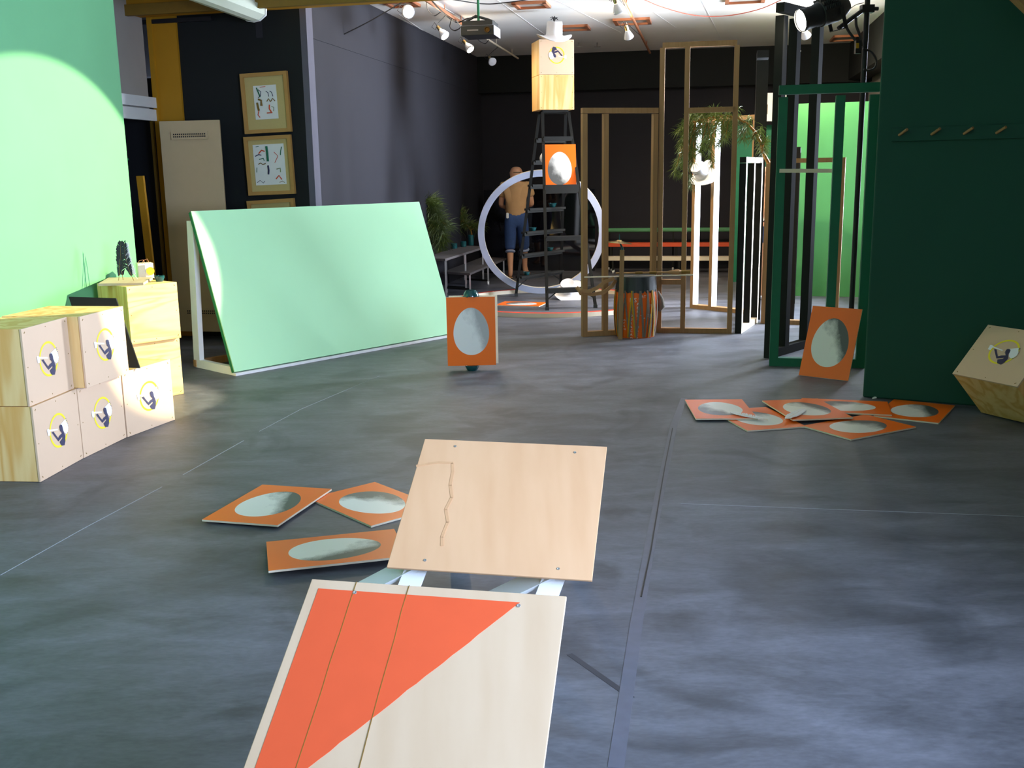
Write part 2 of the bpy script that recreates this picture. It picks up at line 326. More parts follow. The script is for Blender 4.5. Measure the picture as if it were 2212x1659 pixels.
# ceiling recesses and board seams
for i, (u, v, wd) in enumerate([(1148, 8, .35), (1240, 58, .36), (1366, 44, .42), (868, 6, .3), (1838, 80, .5), (1610, -4, .4)]):
    c = G(u, v, 3.5); mb = MB(); ft = .045
    for s in (-1, 1): mb.cbox(c+U*s*wd/2-Z*.015, U*ft, V*(wd+ft), Z*.03, 0); mb.cbox(c+V*s*wd/2-Z*.015, V*ft, U*(wd+ft), Z*.03, 0)
    mb.cbox(c-Z*.004, U*wd, V*wd, Z*.006, 1)
    o = struct(mb, 'trim_%d' % (20+i), ['copper', 'plaster'], 'wood-rimmed square recess in the white ceiling')
for i, (a, b) in enumerate([((930, 0), (1000, 42)), ((1060, -10), (1200, 92)), ((1180, -10), (1340, 70)), ((1330, -30), (1460, 60)), ((1500, -30), (1560, 90)), ((860, 30), (940, 85))]):
    A, B = G(a[0], a[1], 3.499), G(b[0], b[1], 3.499); mb = MB(); mb.bar(A, B, U, .012, .004); struct(mb, 'trim_%d' % (30+i), 'white_paint')
# ================================================================ DOOR
hd = Y_(343, 262, 10.22); hx = Vector((hd.x, 10.22, 0)); de = Y_(473, 262, 10.12); dd = Vector((de.x-hx.x, -.10, 0)); H = hd.z
d = thing('door_1', hx+Z*.09, 'open beige door with small vents beside the slanted green board', 'door'); d['kind'] = 'structure'
mb = MB(); mb.box(hx+Z*.09, dd, Vector((.0, .04, 0)), Z*(H-.09)); mb.build('door_leaf', 'door_beige', d, bevel=.004)
for zz in (H-.14, .09+.2):
    mb = MB(); c = hx+dd*.5+Vector((0, -.012, zz)); e = dd.normalized(); mb.cbox(c, e*.38, Vector((0, .012, 0)), Z*.075, 0)
    for r in range(2):
        for k in range(17): mb.cbox(c+e*(k-8)*.02+Z*(r-.5)*.022+Vector((0, -.007, 0)), e*.011, Vector((0, .004, 0)), Z*.014, 1)
    mb.build('door_vent', ['door_beige', 'black'], d)
mb = MB(); mb.tube([hx+dd*.92+Vector((0, -.02, 1.0)), hx+dd*.92+Vector((0, -.07, 1.0)), hx+dd*.80+Vector((0, -.07, 1.0))], .01); mb.build('door_handle', 'steel', d)
P0, P1 = Y_(333, 600, 9.9), Y_(303, 380, 9.9)
mb = MB(); mb.bar(Vector((P0.x, P0.y, .0)), P1, U, .07, .03); tag(mb.build('timber_offcut', 'mustard'), 'yellow painted plank leaning upright inside the dark doorway', 'plank')
c = Y_(306, 320, 10.0); mb = MB(); mb.cbox(c-U*.25, U*.10, V*.06, Z*.18); mb.cbox(c-U*.28-Z*.1, U*.2, V*.12, Z*.02); o = mb.build('wall_shelf', 'green_edge'); tag(o, 'small green shelf with a box inside the dark doorway', 'shelf')
# ================================================================ FRAMED DRAWINGS
def drawing(quad, inner, strokes, label, name='framed_drawing'):
    P = [PL(u, v, PW+PN*.035, PN) for u, v in quad]; c = sum(P, Vector())/4
    t = thing(name, c, label, 'picture', 'framed drawings on the black wall')
    ex = ((P[1]-P[0])+(P[2]-P[3])).normalized(); ey = ex.cross(PN).normalized(); ey = ey if ey.z > 0 else -ey
    wd = ((P[1]-P[0]).length+(P[2]-P[3]).length)/2; ht = ((P[3]-P[0]).length+(P[2]-P[1]).length)/2
    Q = lambda x, y, z: c+ex*(x*wd)+ey*(y*ht)+PN*z
    mb = MB(); fw = .035
    for s in (-1, 1):
        mb.cbox(Q(s*.5, 0, 0)-ex*s*fw/2, ex*fw, ey*ht, PN*.04); mb.cbox(Q(0, s*.5, 0)-ey*s*fw/2, ey*fw, ex*(wd-2*fw), PN*.04)
    mb.build('picture_frame', 'frame_oak', t)
    mb = MB(); mb.cbox(Q(0, 0, -.008), ex*(wd-.06), ey*(ht-.06), PN*.01); mt_ = mb.build('mat_board', 'mat_board', t)
    x0, x1, y0, y1 = inner
    mb = MB(); mb.cbox(Q((x0+x1)/2, (y0+y1)/2, .0), ex*(x1-x0)*wd, ey*(y1-y0)*ht, PN*.006); pp = mb.build('paper_sheet', 'paper', mt_)
    mb = MB()
    for (mt, rr, pts) in strokes: mb.tube([Q(x0+(x1-x0)*a, y1-(y1-y0)*b, .0045) for a, b in pts], rr*.0032, 5, mt)
    mb.build('ink_drawing', ['green_paint', 'orange_red', 'navy', 'needle_a', 'beam_brown'], mt_)
s1 = [(0, 2, [(.15, .06), (.22, .2), (.28, .34)]), (2, 1.2, [(.22, .12), (.33, .18), (.3, .3), (.2, .36)]), (4, 3, [(.2, .4), (.32, .44), (.3, .6)]), (4, 1.5, [(.32, .42), (.34, .6)]), (4, 3.5, [(.13, .5), (.15, .62), (.18, .74)]), (1, 1.5, [(.18, .74), (.12, .86), (.2, .94)]),
      (2, 1.2, [(.55, .18), (.64, .22), (.66, .34)]), (2, 1.2, [(.72, .18), (.8, .22), (.84, .34)]), (4, 1.6, [(.56, .48), (.64, .4), (.72, .5)]), (4, 1.6, [(.74, .48), (.82, .4), (.92, .48)]), (1, 2.2, [(.66, .58), (.64, .7), (.72, .8)]), (1, 1.5, [(.52, .82), (.76, .82)]), (3, 1, [(.74, .64), (.84, .66), (.82, .78)]), (1, .8, [(.3, .05), (.55, .04)])]
s2 = [(0, 4, [(.45, .05), (.46, .2), (.46, .42)]), (1, 2, [(.18, .22), (.28, .14), (.38, .17)]), (2, 1.4, [(.06, .28), (.18, .24), (.26, .26)]), (0, 1.4, [(.18, .36), (.32, .34), (.34, .4)]), (4, 1.4, [(.14, .48), (.22, .45), (.28, .49), (.38, .47)]), (2, 3, [(.45, .52), (.46, .64), (.44, .74)]), (1, 1, [(.68, .2), (.8, .3), (.68, .46)]),
      (0, 1.5, [(.94, .08), (.9, .18), (.88, .28)]), (3, 1.4, [(.72, .62), (.84, .6), (.84, .7)]), (1, 2, [(.68, .86), (.78, .78), (.86, .88)]), (0, 1, [(.08, .56), (.06, .68)]), (2, .8, [(.05, .93), (.15, .88), (.25, .95), (.3, .9)]), (4, .8, [(.78, .95), (.88, .92), (.95, .96)]), (0, .8, [(.1, .05), (.2, .04)])]
drawing([(520, 160), (621, 153), (629, 284), (530, 290)], (-.25, .24, -.27, .29), s1, 'oak framed drawing of five figures, topmost on the black wall')
drawing([(529, 296), (629, 291), (637, 418), (537, 423)], (-.33, .33, -.33, .36), s2, 'oak framed drawing around a green trunk, middle one on the black wall')
drawing([(537, 434), (638, 428), (645, 556), (546, 562)], (-.33, .33, -.33, .30), s1[:5], 'oak framed drawing half hidden by the slanted green board, lowest on the black wall')
# ================================================================ FLUORESCENT FIXTURE
e0, e1 = G(545, 26, 3.12), G(420, -22, 3.12); dv = (e1-e0).normalized(); e1 = e0+dv*1.6; sd = dv.cross(Z).normalized()
t = thing('fluorescent_fixture', e0, 'unlit white diffuser ceiling lamp beside the mustard beam', 'ceiling lamp')
mb = MB(); prof = [(-.13, .05), (-.12, -.03), (-.06, -.075), (.0, -.085), (.06, -.075), (.12, -.03), (.13, .05)]
mb.poly([e0+sd*a+Z*b for a, b in prof], dv, 1.6); mb.build('diffuser', 'lamp_diffuser', t, smooth=False)
mb = MB(); mb.poly([e0-dv*.03+sd*a*1.06+Z*b*1.06 for a, b in prof], dv, .03); mb.build('end_cap', 'white_paint', t)
mb = MB(); mb.box(e0-sd*.1+Z*.05, sd*.2, dv*1.6, Z*.33); mb.build('housing', 'white_paint', t)
# ================================================================ EMBLEM + CRATES
def emblem(parent, c, ex, ey, R, nrm, sgn=1, rot=0):
    c = Vector(c); cs, sn = math.cos(rot), math.sin(rot)
    P = lambda x, y, h=.0: c+ex*(x*cs-y*sn)*R+ey*(x*sn+y*cs)*R+nrm*(.0012+h)
    mb = MB(); n = 40; b = len(mb.v)
    for k in range(n):
        a = 2*math.pi*k/n
        for r in (1.03, .90): mb.v.append(P(math.cos(a)*r, math.sin(a)*r))
    for k in range(n): j = (k+1) % n; mb.f.append([2*k, 2*k+1, 2*j+1, 2*j]); mb.m.append(0)
    def pg(pts, mt, h): b = len(mb.v); mb.v.extend(P(x, y, h) for x, y in pts); mb.f.append(list(range(b, b+len(pts)))); mb.m.append(mt)
    conv = lambda L: [((x-255)/108, -((y-460)+.2*(x-255))/188) for x, y in L]
    pg(conv([(276, 402), (345, 350), (352, 378), (366, 415), (369, 458), (360, 495), (343, 522), (318, 505), (306, 470), (298, 430)]), 2, .0010)
    for k in range(9):
        x = 352+14*math.sin(k/8*math.pi); y = 352+k*20
        pg(conv([(x-8, y-5), (x+11, y-4), (x-6, y+7)]), 1, .0006)
    pg(conv([(238, 440), (242, 456), (150, 446), (146, 492), (122, 490), (116, 420), (130, 415), (150, 428)]), 2, .0014)
    pg(conv([(266, 410), (282, 401), (296, 410), (302, 440), (303, 475), (312, 505), (298, 520), (286, 498), (276, 478), (264, 470), (272, 460), (262, 452), (268, 442), (262, 436)]), 1, .0016)
    pg(conv([(168, 462), (190, 458), (204, 488), (236, 545), (256, 520), (290, 500), (314, 506), (322, 540), (318, 600), (302, 644), (266, 640), (250, 590), (285, 560), (288, 540), (272, 552), (236, 580), (190, 500)]), 1, .0012)
    return mb.build('emblem', ['gold_emblem', 'navy', 'feather_white'], parent)
def crate(fl, ang, L, D, H, label, face='hardboard', emb=True, group='wooden crates stacked by the green partition', side='plywood', rot=0, emby=.5, ax=None):
    """fl: front bottom left corner seen from in front; face runs along f, body goes back along -n"""
    fl = Vector(fl)
    if ax: f, n, up_ = [Vector(x).normalized() for x in ax]
    else: f = Vector((math.cos(ang), math.sin(ang), 0)); n = Vector((math.sin(ang), -math.cos(ang), 0)); up_ = Z
    t = thing('wooden_crate', fl-n*D/2+f*L/2, label, 'crate', group)
    e = .0015
    mb = MB(); mb.box(fl+f*.004+up_*e-n*.012, f*(L-.008), -n*(D-.02), up_*(H-2*e)); mb.build('crate_body', side, t, bevel=.002)
    mb = MB(); mb.box(fl+up_*e-n*.012, f*L, n*.012, up_*(H-2*e), 0)
    for a in (.06, .5, .94):
        for b in (.05, .95):
            for (x, y) in ((a, b), (b, a)): mb.cbox(fl+f*L*x+up_*H*y, f*.006, up_*.006, n*.002, 1)
    fp = mb.build('front_panel', [face, 'beam_brown'], t, bevel=.0015)
    if emb: emblem(fp, fl+f*L*.5+up_*H*emby, f, up_, .095, n, rot=rot)
    return t
def gang(a, b): a, b = G(*a), G(*b); return math.atan2((b-a).y, (b-a).x), (b-a).length, a
a, L, p0 = gang((88, 1042), (181, 990)); crate(p0, a, L-.004, .45, .42, 'tan crate at the near end, lower one under its twin', emby=.55)
crate(p0+Vector((-.012, 0, .42)), a, L-.004, .45, .42, 'tan crate at the near end of the stack, upper one', emby=.52)
a, L, p0 = gang((182, 990), (274, 945)); crate(p0, a, L-.004, .45, .42, 'tan crate, middle of the bottom row of three', emby=.52)
f = Vector((math.cos(a), math.sin(a), 0)); n = Vector((f.y, -f.x, 0))
crate(p0+n*.06+f*.004+Z*.42, a, L-.01, .50, .42, 'tan crate of the upper row with black board leaning behind it', emby=.52)
a, L, p0 = gang((276, 945), (378, 907)); crate(p0, a, L, .45, .42, 'tan crate at the far right end of the bottom row', emby=.52)
C3 = p0
ya = math.atan2(.30, .26)
YC = Vector((-2.735, 7.25, 0))
crate(YC+Vector((-.03, .02, 0)), ya, .41, .42, .435, 'bright plywood crate on the floor beneath another plywood crate', 'plywood_h', False)
crate(YC+Z*.435, ya, .40, .44, .42, 'bright plywood crate carrying the feathers and small yellow-dotted speaker', 'plywood_h', False)
# black board leaning between crates
BR = G(302, 795, .424); TR = Y_(250, 644, BR.y+.16); TL = Y_(148, 641, BR.y+.20); BL = BR+(TL-TR)
mb = MB(); nn = (TR-BR).cross(TL-TR).normalized(); nn = nn if nn.y > 0 else -nn; mb.poly([BR, TR, TL, BL], nn, .012); tag(mb.build('black_board', 'black_paint'), 'black painted board leaning on top of the crate row', 'board')
# feathers, stand, speaker, bowl on the bright crate
zt = .8537
q = [G(212, 618, zt), G(310, 616, zt), G(330, 604, zt), G(236, 604, zt)]
cs = sum(q, Vector())/4
t = thing('feather_stand', cs, 'black and white feathers upright on a small pale board', 'feathers')
mb = MB(); mb.poly(q, Z, .018); mb.build('stand_base', 'ply_pale', t)
def feather(base, tip, wd, mt, parent, name='feather', bend=.0, nrm=None):
    base, tip = Vector(base), Vector(tip); ax = tip-base; L = ax.length; d = ax.normalized(); nrm = Vector(nrm) if nrm else Vector((0, -1, .2)); sx = d.cross(nrm).normalized()
    mb = MB(); rnd = random.Random(int(base.x*1000)+int(tip.z*777)); K = 46
    P = lambda t: base+ax*t+sx*bend*L*4*t*(1-t)
    mb.tube([P(i/10) for i in range(11)], [.0022*(1-i/13) for i in range(11)], 5, 1)
    for i in range(K):
        t0 = .12+.88*i/K; w_ = wd*math.sin(min(1, (t0-.05)/.35)*math.pi/2)*math.sqrt(max(0, 1-(max(0, t0-.5)/.5)**2))+.003
        for s in (-1, 1):
            if rnd.random() < .06: continue
            a = P(t0); b_ = P(min(1, t0+.9/K)); o = (sx*s*w_*rnd.uniform(.85, 1.08)+d*w_*.7)
            th = d.cross(sx).normalized()*.001
            mb.poly([a, b_, b_+o, a+o*.98], th, .0012, 0)
    return mb.build(name, mt, parent)
fb = cs+Z*.018
A = G(266, 605, zt+.018)
feather(A, A+Vector((.01, 0, .285)), .032, ['feather_black', 'beam_brown'], t, bend=-.03)
feather(G(289, 606, zt+.018), A+Vector((.03, .01, .285)), .024, ['feather_black', 'beam_brown'], t, bend=-.06)
feather(G(297, 603, zt+.018), A+Vector((.045, .03, .27)), .020, ['feather_white', 'cream_edge'], t, bend=-.10)
feather(G(256, 606, zt+.018), A+Vector((-.02, .02, .25)), .020, ['feather_black', 'beam_brown'], t, bend=.04)
c = G(316, 602, zt+.0005); sx = Vector((.88, .47, 0)); sy = Vector((-.47, .88, 0))
t = thing('box_speaker', c, 'small cream speaker box with a bright yellow disc', 'speaker')
mb = MB(); mb.box(c-sx*.055, sx*.115, sy*.10, Z*.118); cs_ = mb.build('speaker_case', 'cream_edge', t, bevel=.003)
mb = MB(); mb.lathe(c+sx*.035+Z*.057-sy*.003, [(0, 0), (.030, 0), (.030, .004)], axis=-sy); mb.build('yellow_disc', 'yellow', cs_)
mb = MB(); mb.box(c-sx*.052+Z*.012-sy*.003, sx*.05, sy*.004, Z*.092); mb.build('grille', 'grey_mesh', cs_)
mb = MB(); mb.tube([c+Z*.116+sx*.0, c+Z*.145-sx*.01, c+Z*.14-sx*.04, c+Z*.116-sx*.05], .0016); mb.tube([c+Z*.116+sx*.03, c+Z*.15+sx*.02, c+Z*.14-sx*.01, c+Z*.116-sx*.02], .0016); mb.build('wire', 'copper', t)
def bowl(c, r, h, label, name='teal_bowl', flip=False, group=None, cup=False):
    mb = MB(); ax = (0, 0, -1) if flip else (0, 0, 1); c = Vector(c); c0 = c+Z*h if flip else c
    if cup: pr = [(0, 0), (r*.9, 0), (r, h*.05), (r, h), (r*.92, h), (r*.92, h*.1), (0, h*.08)]
    else: pr = [(0, 0), (r*.66, 0), (r*.82, h*.25), (r, h*.7), (r*1.02, h), (r*.94, h), (r*.88, h*.6), (r*.6, h*.15), (0, h*.12)]
    mb.lathe(c0, pr, 24, ax)
    if not cup:
        for k in range(6):
            a = k*math.pi/3; mb.cbox(c0+Vector((math.cos(a)*r*.98, math.sin(a)*r*.98, (h if not flip else -h))), (r*.16, 0, 0), (0, r*.16, 0), (0, 0, h*.16))
    return tag(mb.build(name, 'teal', smooth=True), label, 'bowl' if not cup else 'cup', group)
cb = G(345, 608, zt); bowl(cb, .036, .042, 'teal glass ashtray beside the speaker on the bright crate')
# ================================================================ SLANTED GREEN BOARD
BLc, BRc = G(506, 812), G(986, 725)
bd = (BRc-BLc).normalized(); nb = Vector((.698, -.631, .339)).normalized(); upb = nb.cross(bd).normalized(); upb = upb if upb.z > 0 else -upb
t = thing('slanted_board', BLc, 'large light green board leaning back on a white timber stand', 'board')
Lb = 2.60; Hb = 1.385; o0 = BLc+Z*.03
mb = MB(); mb.box(o0, bd*Lb, upb*Hb, nb*.012, 0); mb.box(o0-nb*.035, bd*Lb, upb*Hb, nb*.034, 1)
mb.build('board_face', ['green_board', 'green_edge'], t)
back = Vector((-bd.y, bd.x, 0)); back = back if back.dot(nb) < 0 else -back
for s in (0.03, Lb*.5, Lb-.03):
    a = BLc+bd*s; bk = a+back*.60; tp = o0+bd*s+upb*(Hb-.06)-nb*.065
    mb = MB(); mb.bar(a+Z*.04-nb*.02, bk+Z*.04, bd, .045, .07); mb.build('foot_rail', 'white_paint', t)
    mb = MB(); mb.bar(bk+Z*.01-back*.03, tp, bd, .045, .09); mb.build('upright', 'white_paint', t)
mb = MB(); mb.bar(BLc+Z*.012-nb*.0, BLc+bd*Lb+Z*.012, Z, .022, .05); mb.build('front_rail', 'white_paint', t)
mb = MB(); mb.bar(BLc+back*.59+Z*.04, BLc+bd*Lb+back*.59+Z*.04, Z, .06, .04); mb.build('rear_rail', 'stud_wood', t)
# ================================================================ ORANGE EGG PANELS
def egg_mesh(mi):
    mb = MB(); W, Hh, T = .40, .57, .009
    mb.box((-W/2, -Hh/2, 0), (W, 0, 0), (0, Hh, 0), (0, 0, T), 1)
    me = bpy.data.meshes.new('egg_panel'); me.from_pydata([tuple(v) for v in mb.v], [], mb.f); me.materials.append(EGG[mi]); me.materials.append(MT['cream_edge'])
    uv = me.uv_layers.new(name='UVMap')
    for p in me.polygons:
        top = p.center.z > T*.9; p.material_index = 0 if top else 1
        for li in p.loop_indices:
            v = me.vertices[me.loops[li].vertex_index].co; uv.data[li].uv = (v.x/W+.5, v.y/Hh+.5)
    return me
EM = [egg_mesh(i) for i in range(4)]
def egg(label, mi=0, flat_=None, mat=None, group=None):
    o = bpy.data.objects.new('egg_panel', EM[mi]); COL.objects.link(o)
    if flat_: x, y, z, a = flat_[:4]; o.location = (x, y, z); o.rotation_euler = (flat_[4] if len(flat_) > 4 else 0, flat_[5] if len(flat_) > 5 else 0, math.radians(a-90), 'XYZ')[:3]
    else: o.matrix_world = mat
    return tag(o, label, 'panel', group)
def frame_m(c, X, Yv):
    X = Vector(X).normalized(); Yv = Vector(Yv); Yv = (Yv-X*Yv.dot(X)).normalized(); Zv = X.cross(Yv); m = Matrix.Identity(4)
    for i in range(3): m[i][0] = X[i]; m[i][1] = Yv[i]; m[i][2] = Zv[i]
    m.translation = c; return m
def cen(*pts): return sum((G(*p) for p in pts), Vector())/len(pts)
gl = 'orange egg panels lying left of the ramps'; gr_ = 'orange egg panels lying in a row before the dark green wall'
# angle = direction of the long axis
egg('orange egg panel lying leftmost in the group beside the plywood ramps', 0, (-1.21, 4.825, .010, 74.0, .0, -.012), group=gl)
egg('orange egg panel with its corner tucked behind the far plywood ramp', 1, (-.70, 4.845, .001, -49), group=gl)
egg('orange egg panel nearest the camera, partly under the plywood ramp', 0, (-.775, 4.165, .018, 14.5, .0, -.045), group=gl)
egg('orange egg panel at the left end of the row, white feather across its corner', 1, (1.405, 6.72, .012, 87.5, 0, 0), group=gr_)
egg('orange egg panel lying beneath the left two of the row', 2, (1.60, 6.475, .001, 102), group=gr_)
egg('orange egg panel with one small white feather on its egg', 0, (1.965, 6.64, .021, 96, 0, 0), group=gr_)
egg('orange egg panel at the back of the row, egg cut off by its neighbour', 1, (2.26, 6.74, .011, -16), group=gr_)
egg('orange egg panel pointing a corner at the camera, foremost of the row', 2, (2.18, 6.22, .001, 29), group=gr_)
egg('orange egg panel at the far right end of the row in the shade', 0, (2.69, 6.62, .001, 57), group=gr_)
egg('orange egg panel lying flat on the floor inside the low ring by the ladder', 1, (.135, 12.66, .001, -18))
# leaning on the green frame
lp = [G(1733, 812), G(1835, 824)]; b_ = (lp[0]+lp[1])/2; X = (lp[1]-lp[0]).normalized(); top = Y_(1803, 678, b_.y+.17); Yv = (top-b_)
egg('orange egg panel leaning upright against the green painted stud frame', 0, mat=frame_m(b_+Yv.normalized()*.287, X, Yv))
# double standing panel with bowls
c0 = G(1020, 801); hb = .045
bowl(c0+Vector((.0, .025, 0)), .058, hb, 'teal ashtray under the upright double egg panel')
m = frame_m(c0+Vector((0, 0, hb+.287)), (1, .035, 0), (0, .0, 1)); egg('orange egg panel standing upright on a teal ashtray, front of the pair', 3, mat=m)
m = frame_m(c0+Vector((.018, .05, hb+.292)), (-1, .02, 0), (0, -.01, 1)); egg('orange egg panel standing back to back behind the upright front one', 1, mat=m)
bowl(c0+Vector((.005, .025, hb+.575)), .062, .05, 'teal ashtray turned upside down on top of the upright egg panels', flip=True)
# white feathers on the right row
a = G(1582, 890, .03); b_ = G(1659, 907, .03)
o = feather(b_, a, .035, ['feather_white', 'cream_edge'], None, nrm=(0, 0, 1)); tag(o, 'long white feather with dark barbs across the left two row panels', 'feather')
a = G(1693, 907, .04); b_ = G(1735, 884, .04)
o = feather(a, b_, .035, ['feather_white', 'cream_edge'], None, nrm=(0, 0, 1)); tag(o, 'short white feather lying on the egg of one row panel', 'feather')
# ================================================================ PLYWOOD RAMPS
def ramp(TL, w_, Ll, mat, label, paint=False):
    d = Vector((-.158, -.852, -.5)).normalized(); e = Vector((.984, -.175, -.013)).normalized(); n = e.cross(d); n = n if n.z > 0 else -n
    TL = Vector(TL); base = TL+e*w_/2+d*Ll/2; t = thing('plywood_ramp', Vector((base.x, base.y, 0)), label, 'ramp', 'white legged plywood ramps')
    P = lambda a, b, h=0: TL+e*a+d*b+n*h
    mb = MB(); mb.box(P(0, 0, -.009), e*w_, d*Ll, n*.009); bo = mb.build('ramp_board', mat, t, bevel=.002)
    for a, b in ((.13, .035), (w_-.12, .04), (.13, Ll-.04), (w_-.12, Ll-.04)): mb = MB(); mb.lathe(P(a, b, .0004), [(0, 0), (.006, 0), (.0055, .0012), (.0025, .0012), (.002, .0006), (0, .0006)], 10, n); mb.build('screw', 'steel', bo)
    if paint:
        mb = MB(); pts = [(.028, .030), (w_-.118, .030)]
        rnd = random.Random(3)
        for k in range(1, 30): s = k/30; pts.append((w_-.118+(.028-(w_-.118))*s+rnd.uniform(-.0015, .0015), .030+(Ll*1.02-.030)*s+rnd.uniform(-.0015, .0015)))
        pts = [p for p in pts if p[1] <= Ll]; pts.append((.028, Ll-.0005))
        mb.poly([P(a, b, .0003) for a, b in pts], n, .0006); mb.build('red_triangle', 'orange_red', bo)
        for a in (.125, .27):
            mb = MB(); pp = [P(a+rnd.uniform(-.0015, .0015), Ll*k/8, .001) for k in range(9)]
            for p_, q_ in zip(pp, pp[1:]): mb.bar(p_, q_, e, .0018, .0008)
            mb.build('board_joint', 'beam_brown', bo)
    else:
        mb = MB(); rnd = random.Random(8); st = [(.0, .15), (.04, .135), (.085, .125), (.135, .125), (.150, .17), (.153, .24), (.165, .30), (.160, .36), (.176, .42), (.170, .49), (.178, .53)]
        sp_ = [P(a+rnd.uniform(-.004, .004), b, .0006) for a, b in st]
        for p_, q_ in zip(sp_, sp_[1:]): mb.bar(p_, q_+(q_-p_)*.05, n.cross(q_-p_), .011, .0008)
        mb.build('water_stain', 'stain', bo)
    # two white legged supports: a V of flat boards under each side, joined by a cross rail
    for s in (.10, w_-.13):
        top_f = P(s, Ll-.05, -.03); top_b = P(s, .05, -.03); fl_f = Vector((top_f.x-.11, top_f.y-.10, 0)); fl_b = Vector((top_b.x+.03, top_b.y+.08, 0))
        for k, (p_, q_) in enumerate(((top_f, fl_f), (top_b, fl_b), (top_f, top_b))):
            mb = MB(); mb.bar(p_, q_, d.cross(e), .02, .06) if k == 2 else mb.bar(p_, q_, e, .075, .02); mb.build('stringer' if k == 2 else 'leg', 'white_paint', t)
        out = Vector((top_f.x-.42, top_f.y+.10, 0)); mb = MB(); mb.bar(top_f+Vector((.02, .0, .02)), out+Z*.01, Vector((0, 1, .55)), .075, .016); mb.build('brace', 'white_paint', t)
    return t
ramp((-.349, 3.915, .576), .722, .640, 'ply_tan', 'bare tan plywood ramp board with a water stain, the farther one')
ramp((-.547, 2.580, .541), .690, .660, 'ply_pale', 'pale plywood ramp board with a red painted triangle, the nearer one', True)
# ================================================================ FLOOR RING + HOOP
rc = Vector((.53, 12.72, 0)); R1 = 1.30
def ring(c, ax, ay, az, ro, ri, th, mats, name, label, cat, n=96):
    mb = MB(); c = Vector(c)
    for k in range(n):
        a = 2*math.pi*k/n; dr = ax*math.cos(a)+ay*math.sin(a)
        for (r, h) in ((ri, 0), (ro, 0), (ro, th), (ri, th)): mb.v.append(c+dr*r+az*h)
    for k in range(n):
        j = (k+1) % n
        for i in range(4): mb.f.append([4*k+i, 4*k+(i+1) % 4, 4*j+(i+1) % 4, 4*j+i]); mb.m.append({0: 0, 1: 1, 2: 2, 3: 1}[i])
    return tag(mb.build(name, mats, smooth=False), label, cat)
o = ring(rc, Vector((1, 0, 0)), Vector((0, 1, 0)), Z, R1, R1-.075, .05, ['cream_edge', 'cream_edge', 'ring_red'], 'floor_ring', 'low plywood ring with red top edge lying on the floor round the ladder', 'ring')
hb_ = G(1170, 634); tl = .10; ax = Vector((.995, -.05, 0)); ay = Vector((.0, -.24, .97)).normalized(); az = ax.cross(ay).normalized(); Ro = .845
if az.y > 0: az = -az
o = ring(Vector((hb_.x, hb_.y, 0))+ay*(Ro+.004)+Z*.004, ax, ay, az, Ro, Ro-.085, .03, ['hoop_white', 'cream_edge', 'hoop_white'], 'standing_hoop', 'big pale blue wooden hoop standing upright behind the black ladder', 'hoop')
# ================================================================ LADDER
ft = {'A': G(1182, 670), 'B': G(1286, 665), 'C': G(1115, 640), 'D': G(1211, 622)}
tpz = {'A': Y_(1172, 244, 12.75), 'B': Y_(1228, 244, 12.82), 'C': Y_(1165, 244, 13.05), 'D': Y_(1222, 244, 13.15)}
lc = sum(ft.values(), Vector())/4
t = thing('step_ladder', lc, 'tall black double-sided step ladder inside the floor ring', 'ladder')
for k in 'ABCD':
    mb = MB(); a, b_ = ft[k], tpz[k]; b_.z = 2.32; mb.bar(a+Z*.03, b_, (1, 0, 0), .035, .06); mb.build('rail', 'black_paint', t); 
    mb = MB(); mb.cbox(a+Z*.02, (.045, 0, 0), (0, .07, 0), (0, 0, .04)); mb.build('foot', 'rubber', t)
lerp = lambda a, b, s: a+(b-a)*s
def zrow(y, Y0): 
    z = 1.0
    for _ in range(6): z = Y_(1220, y, Y0+(12.9-Y0)*z/2.32).z
    return z
HA = [zrow(y, 12.25) for y in (622, 511, 401, 298)]; HC = [zrow(y, 13.9) for y in (593, 547, 500, 451, 400, 348, 300)]
for pr, hs in (('AB', HA), ('CD', HC)):
    for h in hs:
        a = lerp(ft[pr[0]], tpz[pr[0]], h/2.32); b_ = lerp(ft[pr[1]], tpz[pr[1]], h/2.32)
        mb = MB(); mb.bar(a, b_, (0, 1, 0), .10, .028); dz = .045 if pr == 'AB' and h is HA[2] else .02; mb.bar(a-Z*dz+Vector((0, -.045, 0)), b_-Z*dz+Vector((0, -.045, 0)), Z, dz*2, .012); mb.build('step', 'black_paint', t)
    a, b_ = ft[pr[0]], ft[pr[1]]; lo = hs[0]
    for s in (0, 1):
        p_ = lerp(ft[pr[s]], tpz[pr[s]], .05); q_ = lerp(lerp(ft[pr[0]], tpz[pr[0]], lo/2.32), lerp(ft[pr[1]], tpz[pr[1]], lo/2.32), .28 if s == 0 else .72)
        mb = MB(); mb.bar(p_, q_, (0, 1, 0), .02, .012); mb.build('brace', 'black_paint', t)
mb = MB(); P4 = [tpz[k].copy() for k in 'ABDC']; mb.poly([p+Z*0 for p in P4], Z, .03); mb.build('top_cap', 'black_paint', t)
def onstep(pr, h, s): return lerp(lerp(ft[pr[0]], tpz[pr[0]], h/2.32), lerp(ft[pr[1]], tpz[pr[1]], h/2.32), s)+Z*.016
gb = 'teal bowls on the ladder steps'
bowl(onstep('CD', HC[3], .7), .05, .05, 'teal glass bowl on the ladder just under the egg panel', group=gb)
bowl(onstep('CD', HC[2], .22), .045, .045, 'teal glass bowl on a left ladder step beside the hip of the man', group=gb)
bowl(onstep('CD', HC[1], .7), .045, .045, 'teal glass bowl on the second lowest rear ladder step', group=gb)
bowl(onstep('CD', HC[0], .18), .045, .045, 'teal glass bowl on the lowest rear ladder step near the man\'s foot', group=gb)
a = onstep('AB', HA[2], .5); pc = Y_(1209, 364, a.y+.06)
